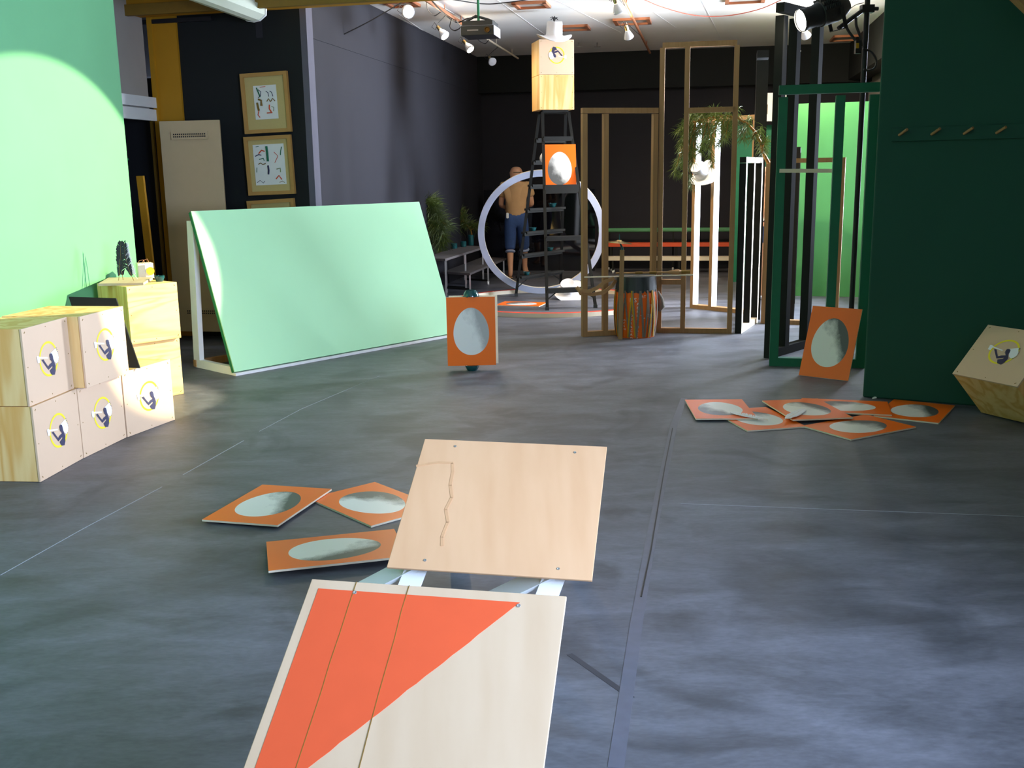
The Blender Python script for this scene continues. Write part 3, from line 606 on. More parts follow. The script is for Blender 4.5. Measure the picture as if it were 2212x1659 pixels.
egg('orange egg panel standing on a step of the black ladder', 1, mat=frame_m(Vector((pc.x, a.y+.06, pc.z+.0)), (1, .1, 0), (0, .1, 1)))
# boxes on the ladder
bx = Vector((.385, 12.66, 2.35)); ang = math.radians(12)
crate(bx, ang, .43, .42, .405, 'bare plywood crate on top of the black ladder, lower of two', 'plywood', False, 'crates on the ladder')
crate(bx+Z*.405, ang, .43, .42, .405, 'tan faced crate with upturned emblem, topmost on the ladder', 'hardboard', True, 'crates on the ladder', rot=math.pi, emby=.55)
hp = Y_(1173, 341, 12.98); t = thing('hanging_egg', hp, 'small white egg hanging on a cord behind the left ladder rail', 'ornament')
mb = MB(); mb.lathe(hp, [(0, -.06), (.025, -.052), (.04, -.025), (.042, 0), (.034, .03), (.016, .055), (0, .06)], 16); mb.build('egg_shape', 'white_cloth', t, smooth=True)
mb = MB(); mb.tube([hp+Z*.058, Vector((hp.x, hp.y, 2.30))], .002, 5); mb.tube([hp-Z*.058, hp-Z*.7], .002, 5); mb.build('cord', 'grey_mesh', t)
# ================================================================ HATS
def hat(M, label, r=.21, ch=.15, cr=.095, droop=.05):
    mb = MB(); n = 40
    pr = [(0, ch*.93), (cr*.7, ch*.97), (cr*.92, ch), (cr*.98, ch*.9), (cr, ch*.5), (cr*1.04, .01), (cr*1.3, .0), (r*.8, .0), (r, .004), (r, -.003), (r*.8, -.008), (cr*1.05, -.008), (cr*.96, .0), (cr*.9, ch*.85), (0, ch*.88)]
    for (rr, h) in pr:
        for k in range(n):
            a = 2*math.pi*k/n; x, y = math.cos(a)*rr, math.sin(a)*rr*1.08; z = h
            q_ = max(0, (rr-cr*1.1)/(r-cr*1.1)) if rr > cr*1.05 else 0
            z += q_*(droop*math.cos(a)**2*.3-droop*1.1*math.sin(a)**2); mb.v.append(M @ Vector((x, y, z)))
    for i in range(len(pr)-1):
        for k in range(n): mb.f.append([i*n+k, i*n+(k+1) % n, (i+1)*n+(k+1) % n, (i+1)*n+k]); mb.m.append(0)
    return tag(mb.build('white_hat', 'white_cloth', smooth=True), label, 'hat', 'white brimmed hats')
hc = bx+Z*.812+Vector((.185, .11, 0)); hm = Matrix.Translation(hc+Z*.045) @ Matrix.Rotation(ang, 4, 'Z') @ Matrix.Rotation(math.radians(10), 4, 'X')
hat(hm, 'white brimmed hat on the top crate of the ladder', ch=.165)
mb = MB(); pp = hc+Z*.21
for k in range(10): a = k*.63; mb.tube([pp, pp+Vector((math.cos(a)*.02, math.sin(a)*.02, .035+.01*(k % 3))), pp+Vector((math.cos(a)*.045, math.sin(a)*.045, .02+.02*(k % 2)))], .005, 5)
tag(mb.build('black_sprig', 'black'), 'small black sprig standing on the crown of the uppermost hat', 'ornament')
h2 = G(1230, 648); hat(Matrix.Translation((h2.x, h2.y+.1, .115)) @ Matrix.Rotation(.25, 4, 'Z') @ Matrix.Rotation(math.radians(-22), 4, 'Y') @ Matrix.Rotation(math.radians(28), 4, 'X'), 'white brimmed hat lying on the floor under the ladder', r=.20, ch=.12)
# ================================================================ STUD FRAMES
def frame(A, B, Hh, posts, rails, label, mats='stud_wood', w_=.045, dp=.07, group=None, face=None, facew=None):
    """posts: fractions along; rails: (t0,t1,z). face: material on the side seen from the camera"""
    A, B = Vector((A[0], A[1], 0)), Vector((B[0], B[1], 0)); e = (B-A).normalized(); n = Vector((e.y, -e.x, 0)); L = (B-A).length
    t = thing('stud_frame', (A+B)/2, label, 'frame', group); ml = [mats, face or mats]
    fr = {2: 1} if face else None
    if face == 'lit': ml = [mats, 'white_paint']; fr = {3: 1}  # window light on bare timber put in as white right-hand faces
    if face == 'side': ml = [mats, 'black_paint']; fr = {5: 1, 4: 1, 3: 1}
    for s in posts:
        x = min(max(s*L, w_/2), L-w_/2)
        mb = MB(); mb.box(A+e*(x-w_/2)+n*dp/2+Z*w_, e*w_, -n*dp, Z*(Hh-2*w_), 0, fr); mb.build('post', ml, t)
    for (t0, t1, z) in rails:
        mb = MB(); a_ = w_/2 if 0 < z < Hh-w_ else 0
        mb.box(A+e*(t0*L+a_)+n*dp/2+Z*z, e*((t1-t0)*L-2*a_), -n*dp, Z*w_, 0, fr); mb.build('rail', ml, t)
    return t
fg = 'timber stud frames'
frame((.705, 10.04), (1.455, 10.22), 2.2, (0, .31, 1), ((0, 1, 0), (0, 1, 2.155)), 'light timber stud frame of two bays left of the drum', w_=.05, dp=.06, group=fg)
frame((1.475, 10.24), (2.21, 10.10), 2.81, (0, .35, 1), ((0, 1, 0), (0, 1, 2.76), (.35, 1, 2.15), (0, .35, .49)), 'tallest light timber stud frame with the pine branch behind', w_=.048, dp=.06, group=fg)
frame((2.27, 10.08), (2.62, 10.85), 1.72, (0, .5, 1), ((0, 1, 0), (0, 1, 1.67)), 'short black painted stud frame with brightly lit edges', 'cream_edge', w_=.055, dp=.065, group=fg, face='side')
frame((2.655, 11.02), (2.73, 11.36), 2.79, (0, .5, 1), ((0, 1, 0), (0, 1, 2.74)), 'tall dark stud frame seen almost edge on, behind the short black one', 'black_paint', w_=.075, dp=.12, group=fg)
frame((2.665, 10.76), (3.40, 10.50), 1.71, (0, 1), ((0, 1, 0), (0, 1, 1.665)), 'short light timber stud frame seen through the tall black frame', w_=.045, dp=.07, group=fg)
frame((3.03, 10.95), (3.33, 12.0), 1.83, (0, 1), ((0, 1, 0), (0, 1, 1.78)), 'short dark stud frame behind the light short one', 'black_paint', w_=.05, dp=.07, group=fg)
fa = G(1658, 774); fb_ = G(1686, 766); fc = G(1738, 750); e_ = (fc-fa); 
frame((fa.x, fa.y), (fa.x+e_.x*1.04, fa.y+e_.y*1.04), 2.9, (0, .38, 1), ((0, 1, 0), (0, 1, 2.85)), 'tallest black painted stud frame under the glowing spotlight', 'black_paint', w_=.075, dp=.075, group=fg)
frame((2.15, 8.36), (2.89, 8.20), 2.23, (0, .62, 1), ((0, 1, 0), (0, 1, 2.18)), 'green painted stud frame behind the leaning egg panel', 'green_paint', w_=.07, dp=.07, group=fg)
a = Y_(1684, 369, 8.30); b_ = Y_(1797, 369, 8.22); mb = MB(); mb.bar(a, b_, Z, .03, .03); tag(mb.build('cross_bar', 'cream_edge'), 'pale horizontal bar fixed across the green stud frame', 'bar')
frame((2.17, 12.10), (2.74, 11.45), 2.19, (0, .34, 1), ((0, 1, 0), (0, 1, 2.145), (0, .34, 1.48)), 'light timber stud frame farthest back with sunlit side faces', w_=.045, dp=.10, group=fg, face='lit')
h3 = Y_(1518, 374, 11.9); hat(Matrix.Translation(h3) @ Matrix.Rotation(.3, 4, 'Z') @ Matrix.Rotation(math.radians(-52), 4, 'Y') @ Matrix.Rotation(math.radians(18), 4, 'X'), 'white brimmed hat hooked on the farthest timber frame', r=.17, ch=.13, cr=.085)
# ================================================================ PINE
def needles(mb, tip, dr, L, n, rnd, mat=0, droop=.5):
    for i in range(n):
        s = i/n; b = tip-dr*(s*.16); o = Vector((rnd.gauss(0, 1), rnd.gauss(0, 1), rnd.gauss(0, .8))).normalized()
        v = (dr*.7+o*1.0-Z*droop*rnd.random()).normalized()*L*rnd.uniform(.6, 1.1); sd = v.cross(Vector((rnd.random(), rnd.random(), .3)))  .normalized()*.0026
        mid = b+v*.55+Z*.008; e = b+v-Z*L*.12*droop
        k = len(mb.v); mb.v += [b-sd, b+sd, mid+sd, mid-sd, e]; mb.f += [[k, k+1, k+2, k+3], [k+3, k+2, k+4]]; mb.m += [mat, mat]
def branch(path, r0, twigs, name, label, cat='branch', L=.13, nn=70, seed=1, droop=.5):
    rnd = random.Random(seed); t = thing(name, path[0], label, cat)
    mb = MB(); K = len(path); mb.tube(path, [r0*(1-.8*i/(K-1)) for i in range(K)], 7)
    nd = MB()
    for (s, off) in twigs:
        i = min(int(s*(K-1)), K-2); p = Vector(path[i]).lerp(Vector(path[i+1]), s*(K-1)-i); q = p+Vector(off)
        md = p.lerp(q, .5)+Z*.02; mb.tube([p, md, q], [.006, .004, .002], 5)
        dr = (q-md).normalized(); needles(nd, q, dr, L, nn, rnd, rnd.choice((0, 0, 1)), droop); needles(nd, md, dr, L*.8, nn//2, rnd, 0, droop)
    mb.build('stem', 'bark', t, smooth=True); nd.build('needles', ['needle_a', 'needle_b'], t); return t
YB = 10.55
path = [Y_(u, v, y) for u, v, y in ((1660, 352, 10.5), (1648, 330, 10.5), (1645, 312, 10.5), (1632, 286, 10.45), (1615, 268, 10.45), (1592, 254, 10.4), (1565, 250, 10.5), (1535, 254, 10.55), (1505, 262, 10.55), (1480, 268, 10.6))]
tw = []
for (s, u, v) in [(.95, 1478, 290), (.95, 1470, 320), (.9, 1490, 310), (.9, 1484, 345), (.85, 1496, 335), (.8, 1500, 300), (.8, 1512, 330), (.75, 1525, 300), (.7, 1530, 325), (.7, 1545, 285), (.65, 1560, 275), (.62, 1567, 300), (.6, 1552, 315), (.55, 1588, 275), (.45, 1600, 290), (.42, 1605, 300), (.98, 1465, 285), (.97, 1468, 355), (.95, 1478, 378), (.95, 1490, 405), (.85, 1510, 290), (.88, 1520, 245), (.75, 1540, 240), (.3, 1625, 300), (.15, 1655, 300), (.9, 1495, 352), (.12, 1652, 330), (.97, 1458, 375), (.8, 1538, 355)]:
    i = min(int(s*9), 8); p = path[i].lerp(path[i+1], s*9-i); q = Y_(u, v, p.y+random.uniform(-.12, .12)); tw.append((s, q-p))
branch(path, .02, tw, 'pine_branch', 'long pine branch arching through the tallest timber frame', L=.12, nn=75, seed=4)
# branches on the left benches
b0_ = Vector(G(962, 562, .57)); b0_ = Y_(962, 562, 14.9)
path = [Y_(964, 563, 14.85), Y_(945, 535, 14.7), Y_(930, 505, 14.55), Y_(924, 470, 14.4), Y_(925, 440, 14.3)]
tw = [(s, Y_(u, v, 14.38+random.uniform(-.12, .06))-path[min(int(s*4), 3)].lerp(path[min(int(s*4), 3)+1], s*4-min(int(s*4), 3))) for s, u, v in [(1, 935, 432), (.95, 945, 445), (.9, 950, 465), (.85, 955, 480), (.8, 958, 500), (.8, 940, 490), (.75, 960, 515), (.7, 950, 520), (.6, 955, 530), (.9, 932, 455), (.95, 938, 470), (.85, 968, 490), (.7, 938, 505), (.6, 950, 540)]]
branch(path, .022, tw, 'pine_bough', 'pine bough leaning on the benches behind the slanted green board', L=.22, nn=150, seed=9)
path = [Y_(1021, 516, 16.2), Y_(1018, 500, 16.2), Y_(1010, 488, 16.2), Y_(1000, 478, 16.2), Y_(990, 470, 16.2)]
tw = [(s, Y_(u, v, 16.2+random.uniform(-.1, .1))-path[min(int(s*4), 3)]) for s, u, v in [(1, 978, 462), (.9, 985, 480), (.8, 990, 495), (.7, 1000, 460), (.6, 1008, 470), (.5, 1025, 485), (.4, 1032, 495), (.9, 975, 490), (.8, 985, 505), (.3, 1045, 490)]]
branch(path, .012, tw, 'potted_pine', 'darker pine sprig standing in the tall teal cup', L=.18, nn=80, seed=12)
# ================================================================ BENCHES
def bench(FL, FR, back_, ht, label, edge='bench_top', group=None, legs=3, cast=True):
    """FL,FR: top front corners; back_: depth vector of the bench (long side)"""
    FL, FR, back_ = Vector(FL), Vector(FR), Vector(back_); t = thing('low_bench', Vector((FL.x, FL.y, 0)), label, 'bench', group)
    for p in (FL, FR): p.z = ht
    mb = MB(); mb.poly([FL, FR, FR+back_, FL+back_], -Z, .03); mb.build('bench_top', edge, t, bevel=.003)
    mb = MB()
    for k in range(legs):
        o = back_*(.04+.92*k/(legs-1)); a, b_ = FL+o, FR+o; i = (b_-a).normalized()*.03; a = a+i; b_ = b_-i
        for p in (a, b_): mb = MB(); mb.bar(Vector((p.x, p.y, .055)), p-Z*.03, (1, 0, 0), .022, .022); lg = mb.build('leg', 'steel' if edge != 'black' else 'black_paint', t); 
        mb = MB(); mb.bar(Vector((a.x, a.y, .07)), Vector((b_.x, b_.y, .07)), Z, .025, .02); mb.build('stretcher', 'black_paint', t)
        if cast:
            for p in (a, b_): mb = MB(); mb.lathe((p.x-.012, p.y, .027), [(0, 0), (.024, .0), (.026, .006), (.026, .018), (.024, .024), (0, .024)], 14, (1, 0, 0)); mb.bar((p.x, p.y, .05), (p.x, p.y, .06), (1, 0, 0), .03, .03); mb.build('caster', 'white_paint', t)
    return t
t1r, t1l = G(1015, 590, .30), G(956, 587, .30); t1e = G(1094, 557, .30); bench(t1l, t1r, t1e-t1r, .30, 'lowest grey bench tier on white casters, left of the hoop', group='grey bench tiers')
t2r = G(962, 559, .56); t2e = G(1049, 532, .56); wv = (t1l-t1r); bench(t2r+wv*.85, t2r, t2e-t2r, .56, 'upper grey bench tier with the teal cups', group='grey bench tiers', cast=False)
for u, v, r, h, l in ((981, 537, .045, .075, 'short teal cup, leftmost on the grey bench'), (1001, 533, .045, .08, 'short teal cup between its neighbours on the grey bench'), (1017, 530, .045, .155, 'tall teal cup holding the pine sprig')):
    p = G(u, v, .56); bowl(p, r, h, l, 'teal_cup', cup=True, group='teal cups on the bench')
for k, (z, y, col, nm) in enumerate(((.25, 16.45, 'cream_edge', 'cream'), (.45, 16.75, 'orange_red', 'orange red'), (.66, 17.08, 'green_paint', 'green'))):
    A = Vector((1.48, y, z)); B = A+U*2.45; t = thing('plank_bench', Vector((A.x, A.y, 0)), '%s painted plank bench along the dark back wall' % nm, 'bench', 'coloured plank benches')
    mb = MB(); 
    if k == 2: mb.tube([A, B], .035, 12)
    else: mb.box(A-Z*.04, B-A, V*.20, Z*.06)
    mb.build('plank', [col if k != 2 else 'green_wall'], t)
    for s in (.07, .5, .93):
        for q_ in ((0,) if k == 2 else (.03, .17)): p = A+(B-A)*s+V*q_; mb = MB(); mb.bar(Vector((p.x, p.y, .05)), p-Z*.03, U, .025, .025); mb.build('leg', 'black_paint', t); mb = MB(); mb.lathe((p.x-.012, p.y, .025), [(0, 0), (.024, 0), (.024, .024), (0, .024)], 14, (1, 0, 0)); mb.build('caster', 'white_paint', t)
# dark glass panel before the back wall
ga = Vector((-.42, 17.30, 0)); mb = MB(); mb.box(ga, U*1.86, V*.02, Z*1.34); mb2 = mb.build('glass_panel', 'dark_glass'); tag(mb2, 'large dark reflecting glass sheet leaning at the back wall', 'glass')
# ================================================================ DRUM
dc = G(1376, 729); dc.z = 0; dc = dc+Vector((0, .12, 0))
t = thing('rope_drum', dc, 'orange lettered drum laced with grey and yellow strips', 'drum')
def rad(z): return .187+.022*math.sin(max(0, min(1, z/.56))*math.pi)
mb = MB(); mb.lathe(dc, [(0, .0), (.18, 0)]+[(rad(z*.04), z*.04) for z in range(15)]+[(.17, .58), (0, .58)], 40); db = mb.build('drum_body', 'orange', t, smooth=True)
mb = MB(); n = 60; zs = [.47, .50, .55, .60]
for i, z in enumerate(zs):
    for k in range(n): a = 2*math.pi*k/n; r = rad(min(z, .56))+.006+(.003*math.sin(k*1.9) if i < 2 else 0); mb.v.append(dc+Vector((math.cos(a)*r, math.sin(a)*r, z-(.03*abs(math.sin(k*1.7)) if i == 0 else 0))))
for i in range(3):
    for k in range(n): mb.f.append([i*n+k, i*n+(k+1) % n, (i+1)*n+(k+1) % n, (i+1)*n+k]); mb.m.append(0)
b = len(mb.v); mb.v.append(dc+Z*.605); [mb.f.append([3*n+k, 3*n+(k+1) % n, b]) or mb.m.append(0) for k in range(n)]
mb.build('rubber_head', 'rubber', t, smooth=True)
rnd = random.Random(5)
for col, cnt, off in (('rope_grey', 17, 0), ('rope_yellow', 6, .2)):
    mb = MB()
    for k in range(cnt):
        a0 = 2*math.pi*k/cnt+off; da = rnd.choice((.16, .22, -.18, -.12)); w0 = rnd.uniform(.006, .010) if col == 'rope_grey' else .006
        for sg in (1, -1):
            mb = MB()
            zt_, zb_ = (.47, .01) if rnd.random() < .75 else (.40, .01); pts = []
            for i in range(9):
                s = i/8; z = zt_+(zb_-zt_)*s; a = a0+da*sg*s; r = rad(z)+.005+(.003 if sg > 0 else 0)+(.004 if col == 'rope_yellow' else 0); pts.append((a, z, r))
            for p_, q_ in zip(pts, pts[1:]):
                quad = []
                for (a, z, r), s2 in ((p_, -1), (p_, 1), (q_, 1), (q_, -1)): aa = a+s2*w0/.19; quad.append(dc+Vector((math.cos(aa)*r, math.sin(aa)*r, z)))
                mb.poly(quad, (quad[0]+quad[2])/2-dc-Z*quad[0].z, .003)
            mb.build('lacing', col, t)
def wrap_text(txt, a0, z0, size, vertical=False, mat='paper'):
    out = MB()
    for i, ch in enumerate(txt):
        cu = bpy.data.curves.new('lettering', 'FONT'); cu.body = ch; cu.size = size; cu.resolution_u = 2; cu.extrude = .0003
        o = bpy.data.objects.new('lettering', cu); COL.objects.link(o); dg = bpy.context.evaluated_depsgraph_get(); dg.update()
        me = bpy.data.meshes.new_from_object(o.evaluated_get(dg)); bpy.data.objects.remove(o)
        b = len(out.v)
        for v in me.vertices:
            x = v.co.x+(0 if vertical else i*size*.68); z = z0+v.co.y-(i*size*1.05 if vertical else 0); a = a0+x/.2; r = rad(z)+.0025+v.co.z
            out.v.append(dc+Vector((math.cos(a)*r, math.sin(a)*r, z)))
        for p in me.polygons: out.f.append([b+j for j in p.vertices]); out.m.append(0)
    return out
base_a = -math.pi/2-.12
L1 = MB()
for tx, da, z, sz, vert in (('NSI', -.30, .36, .06, False), ('LABS', .30, .20, .058, False), ('ARTOURACAD', -.28, .33, .036, True), ('ABRICTHREE', .04, .33, .036, True), ('T', .22, .20, .045, False), ('OPEN', -.62, .17, .028, True), ('ART', .15, .40, .035, False), ('ET', .62, .31, .03, False)):
    w1 = wrap_text(tx, base_a+da, z, sz, vert); b = len(L1.v); L1.v += w1.v; L1.f += [[b+j for j in f_] for f_ in w1.f]; L1.m += w1.m
L1.build('lettering', 'paper', db)
# post with cymbal
pb = G(1341, 709); pb = Vector((dc.x-.16, dc.y-.17, .12)); pt = Y_(1344, 540, dc.y-.17); pb = Y_(1340, 708, dc.y-.20)
t2 = thing('cymbal_post', pb, 'pale timber post with a small cymbal standing against the drum', 'cymbal stand')
pt = Vector((Y_(1344, 540, dc.y-.2).x, dc.y-.2, Y_(1344, 540, dc.y-.2).z)); mb = MB(); mb.bar(Vector((pb.x, pb.y, 0)), pt, (1, 0, 0), .04, .03); mb.build('post', 'stud_wood', t2)
cy = Y_(1338, 522, pb.y); mb = MB(); mb.tube([pt-Z*.03, pt+Z*.02, cy, cy+Z*.07], [.012, .012, .006, .005], 8); mb.build('spindle', 'teal', t2)
mb = MB(); mb.lathe(cy, [(0, .018), (.02, .016), (.028, .006), (.09, -.002), (.125, -.01), (.125, -.012), (.09, -.004), (.02, .010), (0, .012)], 32, Vector((.10, 0, 1))); mb.build('cymbal', 'brass', t2, smooth=True)
# sticks and strap across the drum
zz = .615
mb = MB(); mb.tube([Y_(1262, 599, dc.y-.10), Y_(1497, 594, dc.y+.0)], .007, 8); t3 = tag(mb.build('long_stick', 'cream_edge', smooth=True), 'thin pale stick lying across the rubber drum head', 'stick')
a, b_ = Y_(1330, 604, dc.y-.0), Y_(1490, 601, dc.y+.02)
for p_ in (a, b_): p_.z = max(p_.z, .625)
t4 = thing('padded_beater', a, 'leather bound drum beater with dark bands on the drum', 'beater')
mb = MB(); mb.tube([a, a.lerp(b_, .8), b_], [.009, .010, .010], 8); mb.build('shaft', 'leather', t4)
mb = MB(); mb.tube([a.lerp(b_, .68), a.lerp(b_, .76), a.lerp(b_, .85), a.lerp(b_, .9)], [.008, .022, .026, .014], 10); mb.build('wrap', 'leather', t4)
mb = MB()
for s in (.26, .31, .45, .50): mb.tube([a.lerp(b_, s), a.lerp(b_, s+.05)], .0125, 10)
mb.tube([a.lerp(b_, .86), a.lerp(b_, 1.0)], [.018, .020], 10); mb.build('dark_bands', 'beam_brown', t4)
sp = [Y_(u, v, dc.y-.16+.02*i) for i, (u, v) in enumerate(((1252, 627), (1270, 630), (1290, 622), (1308, 608), (1325, 602)))]
sp2 = [Y_(u, v, dc.y-.12+.02*i) for i, (u, v) in enumerate(((1256, 632), (1280, 636), (1304, 632), (1322, 618), (1330, 606)))]
mb = MB()
for P in (sp, sp2):
    for p_, q_ in zip(P, P[1:]): mb.bar(p_, q_+(q_-p_)*.08, Z, .035, .006)
mb.tube([sp[0]-Vector((.03, 0, -.03)), sp[0], sp[0]+Vector((.01, 0, -.05))], [.018, .022, .008], 7)
tag(mb.build('leather_strap', 'leather'), 'twisted leather strap tied from the drum to the left frame post', 'strap')
cl = Y_(1424, 655, dc.y); mb = MB(); mb.tube([cl+Z*.12-Vector((.02, 0, 0)), cl+Z*.05+Vector((.01, 0, 0)), cl-Z*.03+Vector((.02, 0, 0)), cl-Z*.08], [.015, .03, .038, .012], 9); tag(mb.build('grey_pouch', 'rope_grey', smooth=True), 'grey cloth pouch hanging from the right side of the drum', 'pouch')
# ================================================================ CEILING LAMPS AND TRACKS
def pipe(a, b, r, mat, label, zc=3.42):
    A, B = G(a[0], a[1], zc), G(b[0], b[1], zc); mb = MB(); mb.tube([A, B], r, 10)
    for s in (.15, .5, .85): p = A.lerp(B, s); mb.tube([p, Vector((p.x, p.y, 3.5))], .006, 6)
    return tag(mb.build('ceiling_pipe', mat), label, 'pipe', 'ceiling pipes'), A, B
o, A1, B1 = pipe((900, -14), (1010, 58), .022, 'copper', 'copper coloured ceiling pipe running towards the projector')
o, A2, B2 = pipe((1012, 59), (1119, 126), .014, 'cream_edge', 'thin pale ceiling pipe between projector and back wall')
o, A3, B3 = pipe((1340, -14), (1404, 114), .018, 'copper', 'copper coloured ceiling pipe over the orange egg ladder side')
def par_lamp(u, v, z, top, on, label, aim=(.55, -.45, -.75), scale=1.0, power=14):
    c = G(u, v, z); t = thing('hanging_bulb', c, label, 'lamp', 'reflector bulbs on the ceiling'); ax = Vector(aim).normalized(); s = scale
    mb = MB(); mb.lathe(c, [(.0, .0), (.050*s, .004), (.060*s, -.006*s), (.056*s, -.02*s), (.036*s, -.07*s), (.022*s, -.095*s)], 24, ax); b = mb.build('bulb', 'bulb_off', t, smooth=True)
   
    mb = MB(); mb.lathe(c, [(.0, .012*s), (.03*s, .009*s), (.050*s, .003*s), (.053*s, -.002)], 24, ax); mb.build('bulb_face', 'bulb_on' if on else 'bulb_off', b, smooth=True)
    so = c-ax*.095*s; mb = MB(); mb.lathe(so, [(0, -.06), (.02, -.06), (.022, -.01), (.018, .0), (0, .0)], 14, ax); mb.build('socket', 'brass', t)
    k = so-ax*.055; tp = Vector((top.x, top.y, top.z)); mb = MB(); mb.tube([k, k+Vector((-.04, 0, .05)), k+Vector((-.07, 0, .0)), k+Vector((-.03, 0, -.03)), k+Vector((0, 0, .04)), tp], .004, 6); mb.build('cord', 'cable', t)
    if on:
        l = light('bulb_light', 'SPOT', c+ax*.03, c+ax, power, (1.0, .80, .55), spot_size=math.radians(110), spot_blend=.9, shadow_soft_size=.05)
        light('bulb_glow', 'POINT', c-ax*.02+Z*.09, c, power*(.22 if u > 1700 else .05), (1.0, .88, .70), shadow_soft_size=.05)
    return c
def on_pipe(A, B, s): return A.lerp(B, s)
par_lamp(882, 26, 3.22, G(878, -2, 3.5), True, 'glaring round bulb nearest the dark left bulkhead', aim=(.35, -.95, -.25), scale=1.15, power=70)
par_lamp(961, 78, 3.15, on_pipe(A1, B1, .55), True, 'lit reflector bulb left of the projector, nearer one', power=36)
par_lamp(1016, 107, 3.12, on_pipe(A2, B2, .1), True, 'lit reflector bulb just below the projector, farther one', power=40)
par_lamp(1064, 134, 3.15, on_pipe(A2, B2, .55), False, 'unlit reflector bulb right of the lit pair at the back wall', aim=(.3, -.8, -.5))
par_lamp(1337, 27, 3.2, on_pipe(A3, B3, .2), True, 'lit reflector bulb at the picture top beside the copper pipe', aim=(.35, .35, -.85), power=130)
par_lamp(1359, 82, 3.15, on_pipe(A3, B3, .65), True, 'lit reflector bulb hanging under the copper pipe, lower one', aim=(.3, .45, -.8), power=150)
par_lamp(1742, 79, 3.15, G(1740, 50, 3.5), True, 'lit reflector bulb behind the black spotlight', aim=(.5, .6, -.6), power=120)
par_lamp(1722, 112, 3.05, G(1728, 60, 3.5), False, 'unlit clear bulb hanging below the spotlight', aim=(.0, -.2, -1), scale=.8)
def cable(pts, r, mat, label):
    # Catmull-Rom smoothing
    P = [Vector(p) for p in pts]; Q = []
    E_ = [2*P[0]-P[1]]+P+[2*P[-1]-P[-2]]
    for i in range(1, len(E_)-2):
        for k in range(6):
            s = k/6; a, b, c, d = E_[i-1], E_[i], E_[i+1], E_[i+2]
            Q.append(.5*((2*b)+(c-a)*s+(2*a-5*b+4*c-d)*s*s+(3*b-a-3*c+d)*s**3))
    Q.append(P[-1]); mb = MB(); mb.tube(Q, r, 6); return tag(mb.build('cable', mat, smooth=True), label, 'cable')
gz = lambda L, z: [G(u, v, z) for u, v in L]
cable(gz([(930, -2), (955, 25), (985, 48), (1010, 40), (1030, 38)], 3.38), .008, 'cable', 'black cable following the copper pipe to the projector')
cable(gz([(921, 6), (925, 22), (938, 34), (952, 26)], 3.38), .005, 'cable', 'loose black cable loop under the copper pipe')
cable(gz([(976, 40), (972, 58), (982, 66), (995, 58), (985, 44)], 3.36), .007, 'cable', 'coiled black cable beside the projector')
cable(gz([(1026, 75), (1035, 88), (1048, 94), (1056, 86)], 3.36), .005, 'cable', 'black cable sagging below the projector')
cable([G(880, -2, 3.42), G(800, 45, 3.2), G(735, 78, 3.05)], .006, 'cable', 'thin black cable crossing the left bulkhead')
cable(gz([(960, -4), (1040, 8), (1090, 6), (1160, -4)], 3.44), .006, 'cable', 'black cable arc above the projector')
cable(gz([(1380, -6), (1430, 15), (1500, 33), (1570, 34), (1640, 20), (1700, -6)], 3.42), .006, 'cable_red', 'long red cable sagging across the white ceiling')
for u, l in ((1250, 'left of the two'), (1290, 'right of the two')):
    p = G(u, 92, 3.5); mb = MB(); mb.tube([p, p-Z*.06], .010, 8); mb.cbox(p-Z*.06, (.10, 0, 0), (0, .03, 0), (0, 0, .008)); tag(mb.build('sprinkler_head', 'grey_mesh'), 'small ceiling sprinkler head beyond the ladder top, '+l, 'sprinkler', 'sprinkler heads')
p = G(1884, 862); mb = MB(); mb.poly([p, p+Vector((.035, .01, .004)), p+Vector((.04, .03, .014)), p+Vector((.008, .02, .006))], Z, .001); tag(mb.build('paper_scrap', 'paper'), 'tiny white paper scrap at the foot of the dark green wall', 'paper')
# projector
pc = G(1038, 62, 3.12); X = Vector((.98, -.18, 0)); Yp = Vector((.18, .98, 0))
t = thing('projector', pc, 'white and black projector hanging from the ceiling', 'projector')
mb = MB(); mb.box(pc-X*.19-Yp*.12-Z*.08, X*.36, Yp*.36, Z*.10, 0, {0: 1, 2: 2}); pc_ = mb.build('projector_case', ['projector_white', 'black', 'rubber'], t, bevel=.006)
mb = MB(); mb.box(pc-X*.18-Yp*.10+Z*.02, X*.33, Yp*.32, Z*.05); mb.tube([pc-X*.15+Z*.08, pc-X*.05+Z*.13, pc+X*.08+Z*.09, pc+X*.15+Z*.06], .014, 7); mb.build('wiring', 'rubber', t)
mb = MB(); mb.tube([pc+Z*.05-X*.02, Vector((pc.x, pc.y, 3.5))-X*.02], .014, 10); mb.build('mount_pole', 'green_edge', t)
mb = MB(); mb.lathe(pc+X*.10-Yp*.125-Z*.03, [(0, 0), (.03, 0), (.03, .02), (.024, .02), (.02, .008), (0, .008)], 20, -Yp); mb.build('lens', 'black_gloss', pc_)
mb = MB(); mb.cbox(pc-X*.06-Yp*.122-Z*.028, X*.12, Yp*.003, Z*.012); mb.build('badge', 'grey_mesh', pc_)
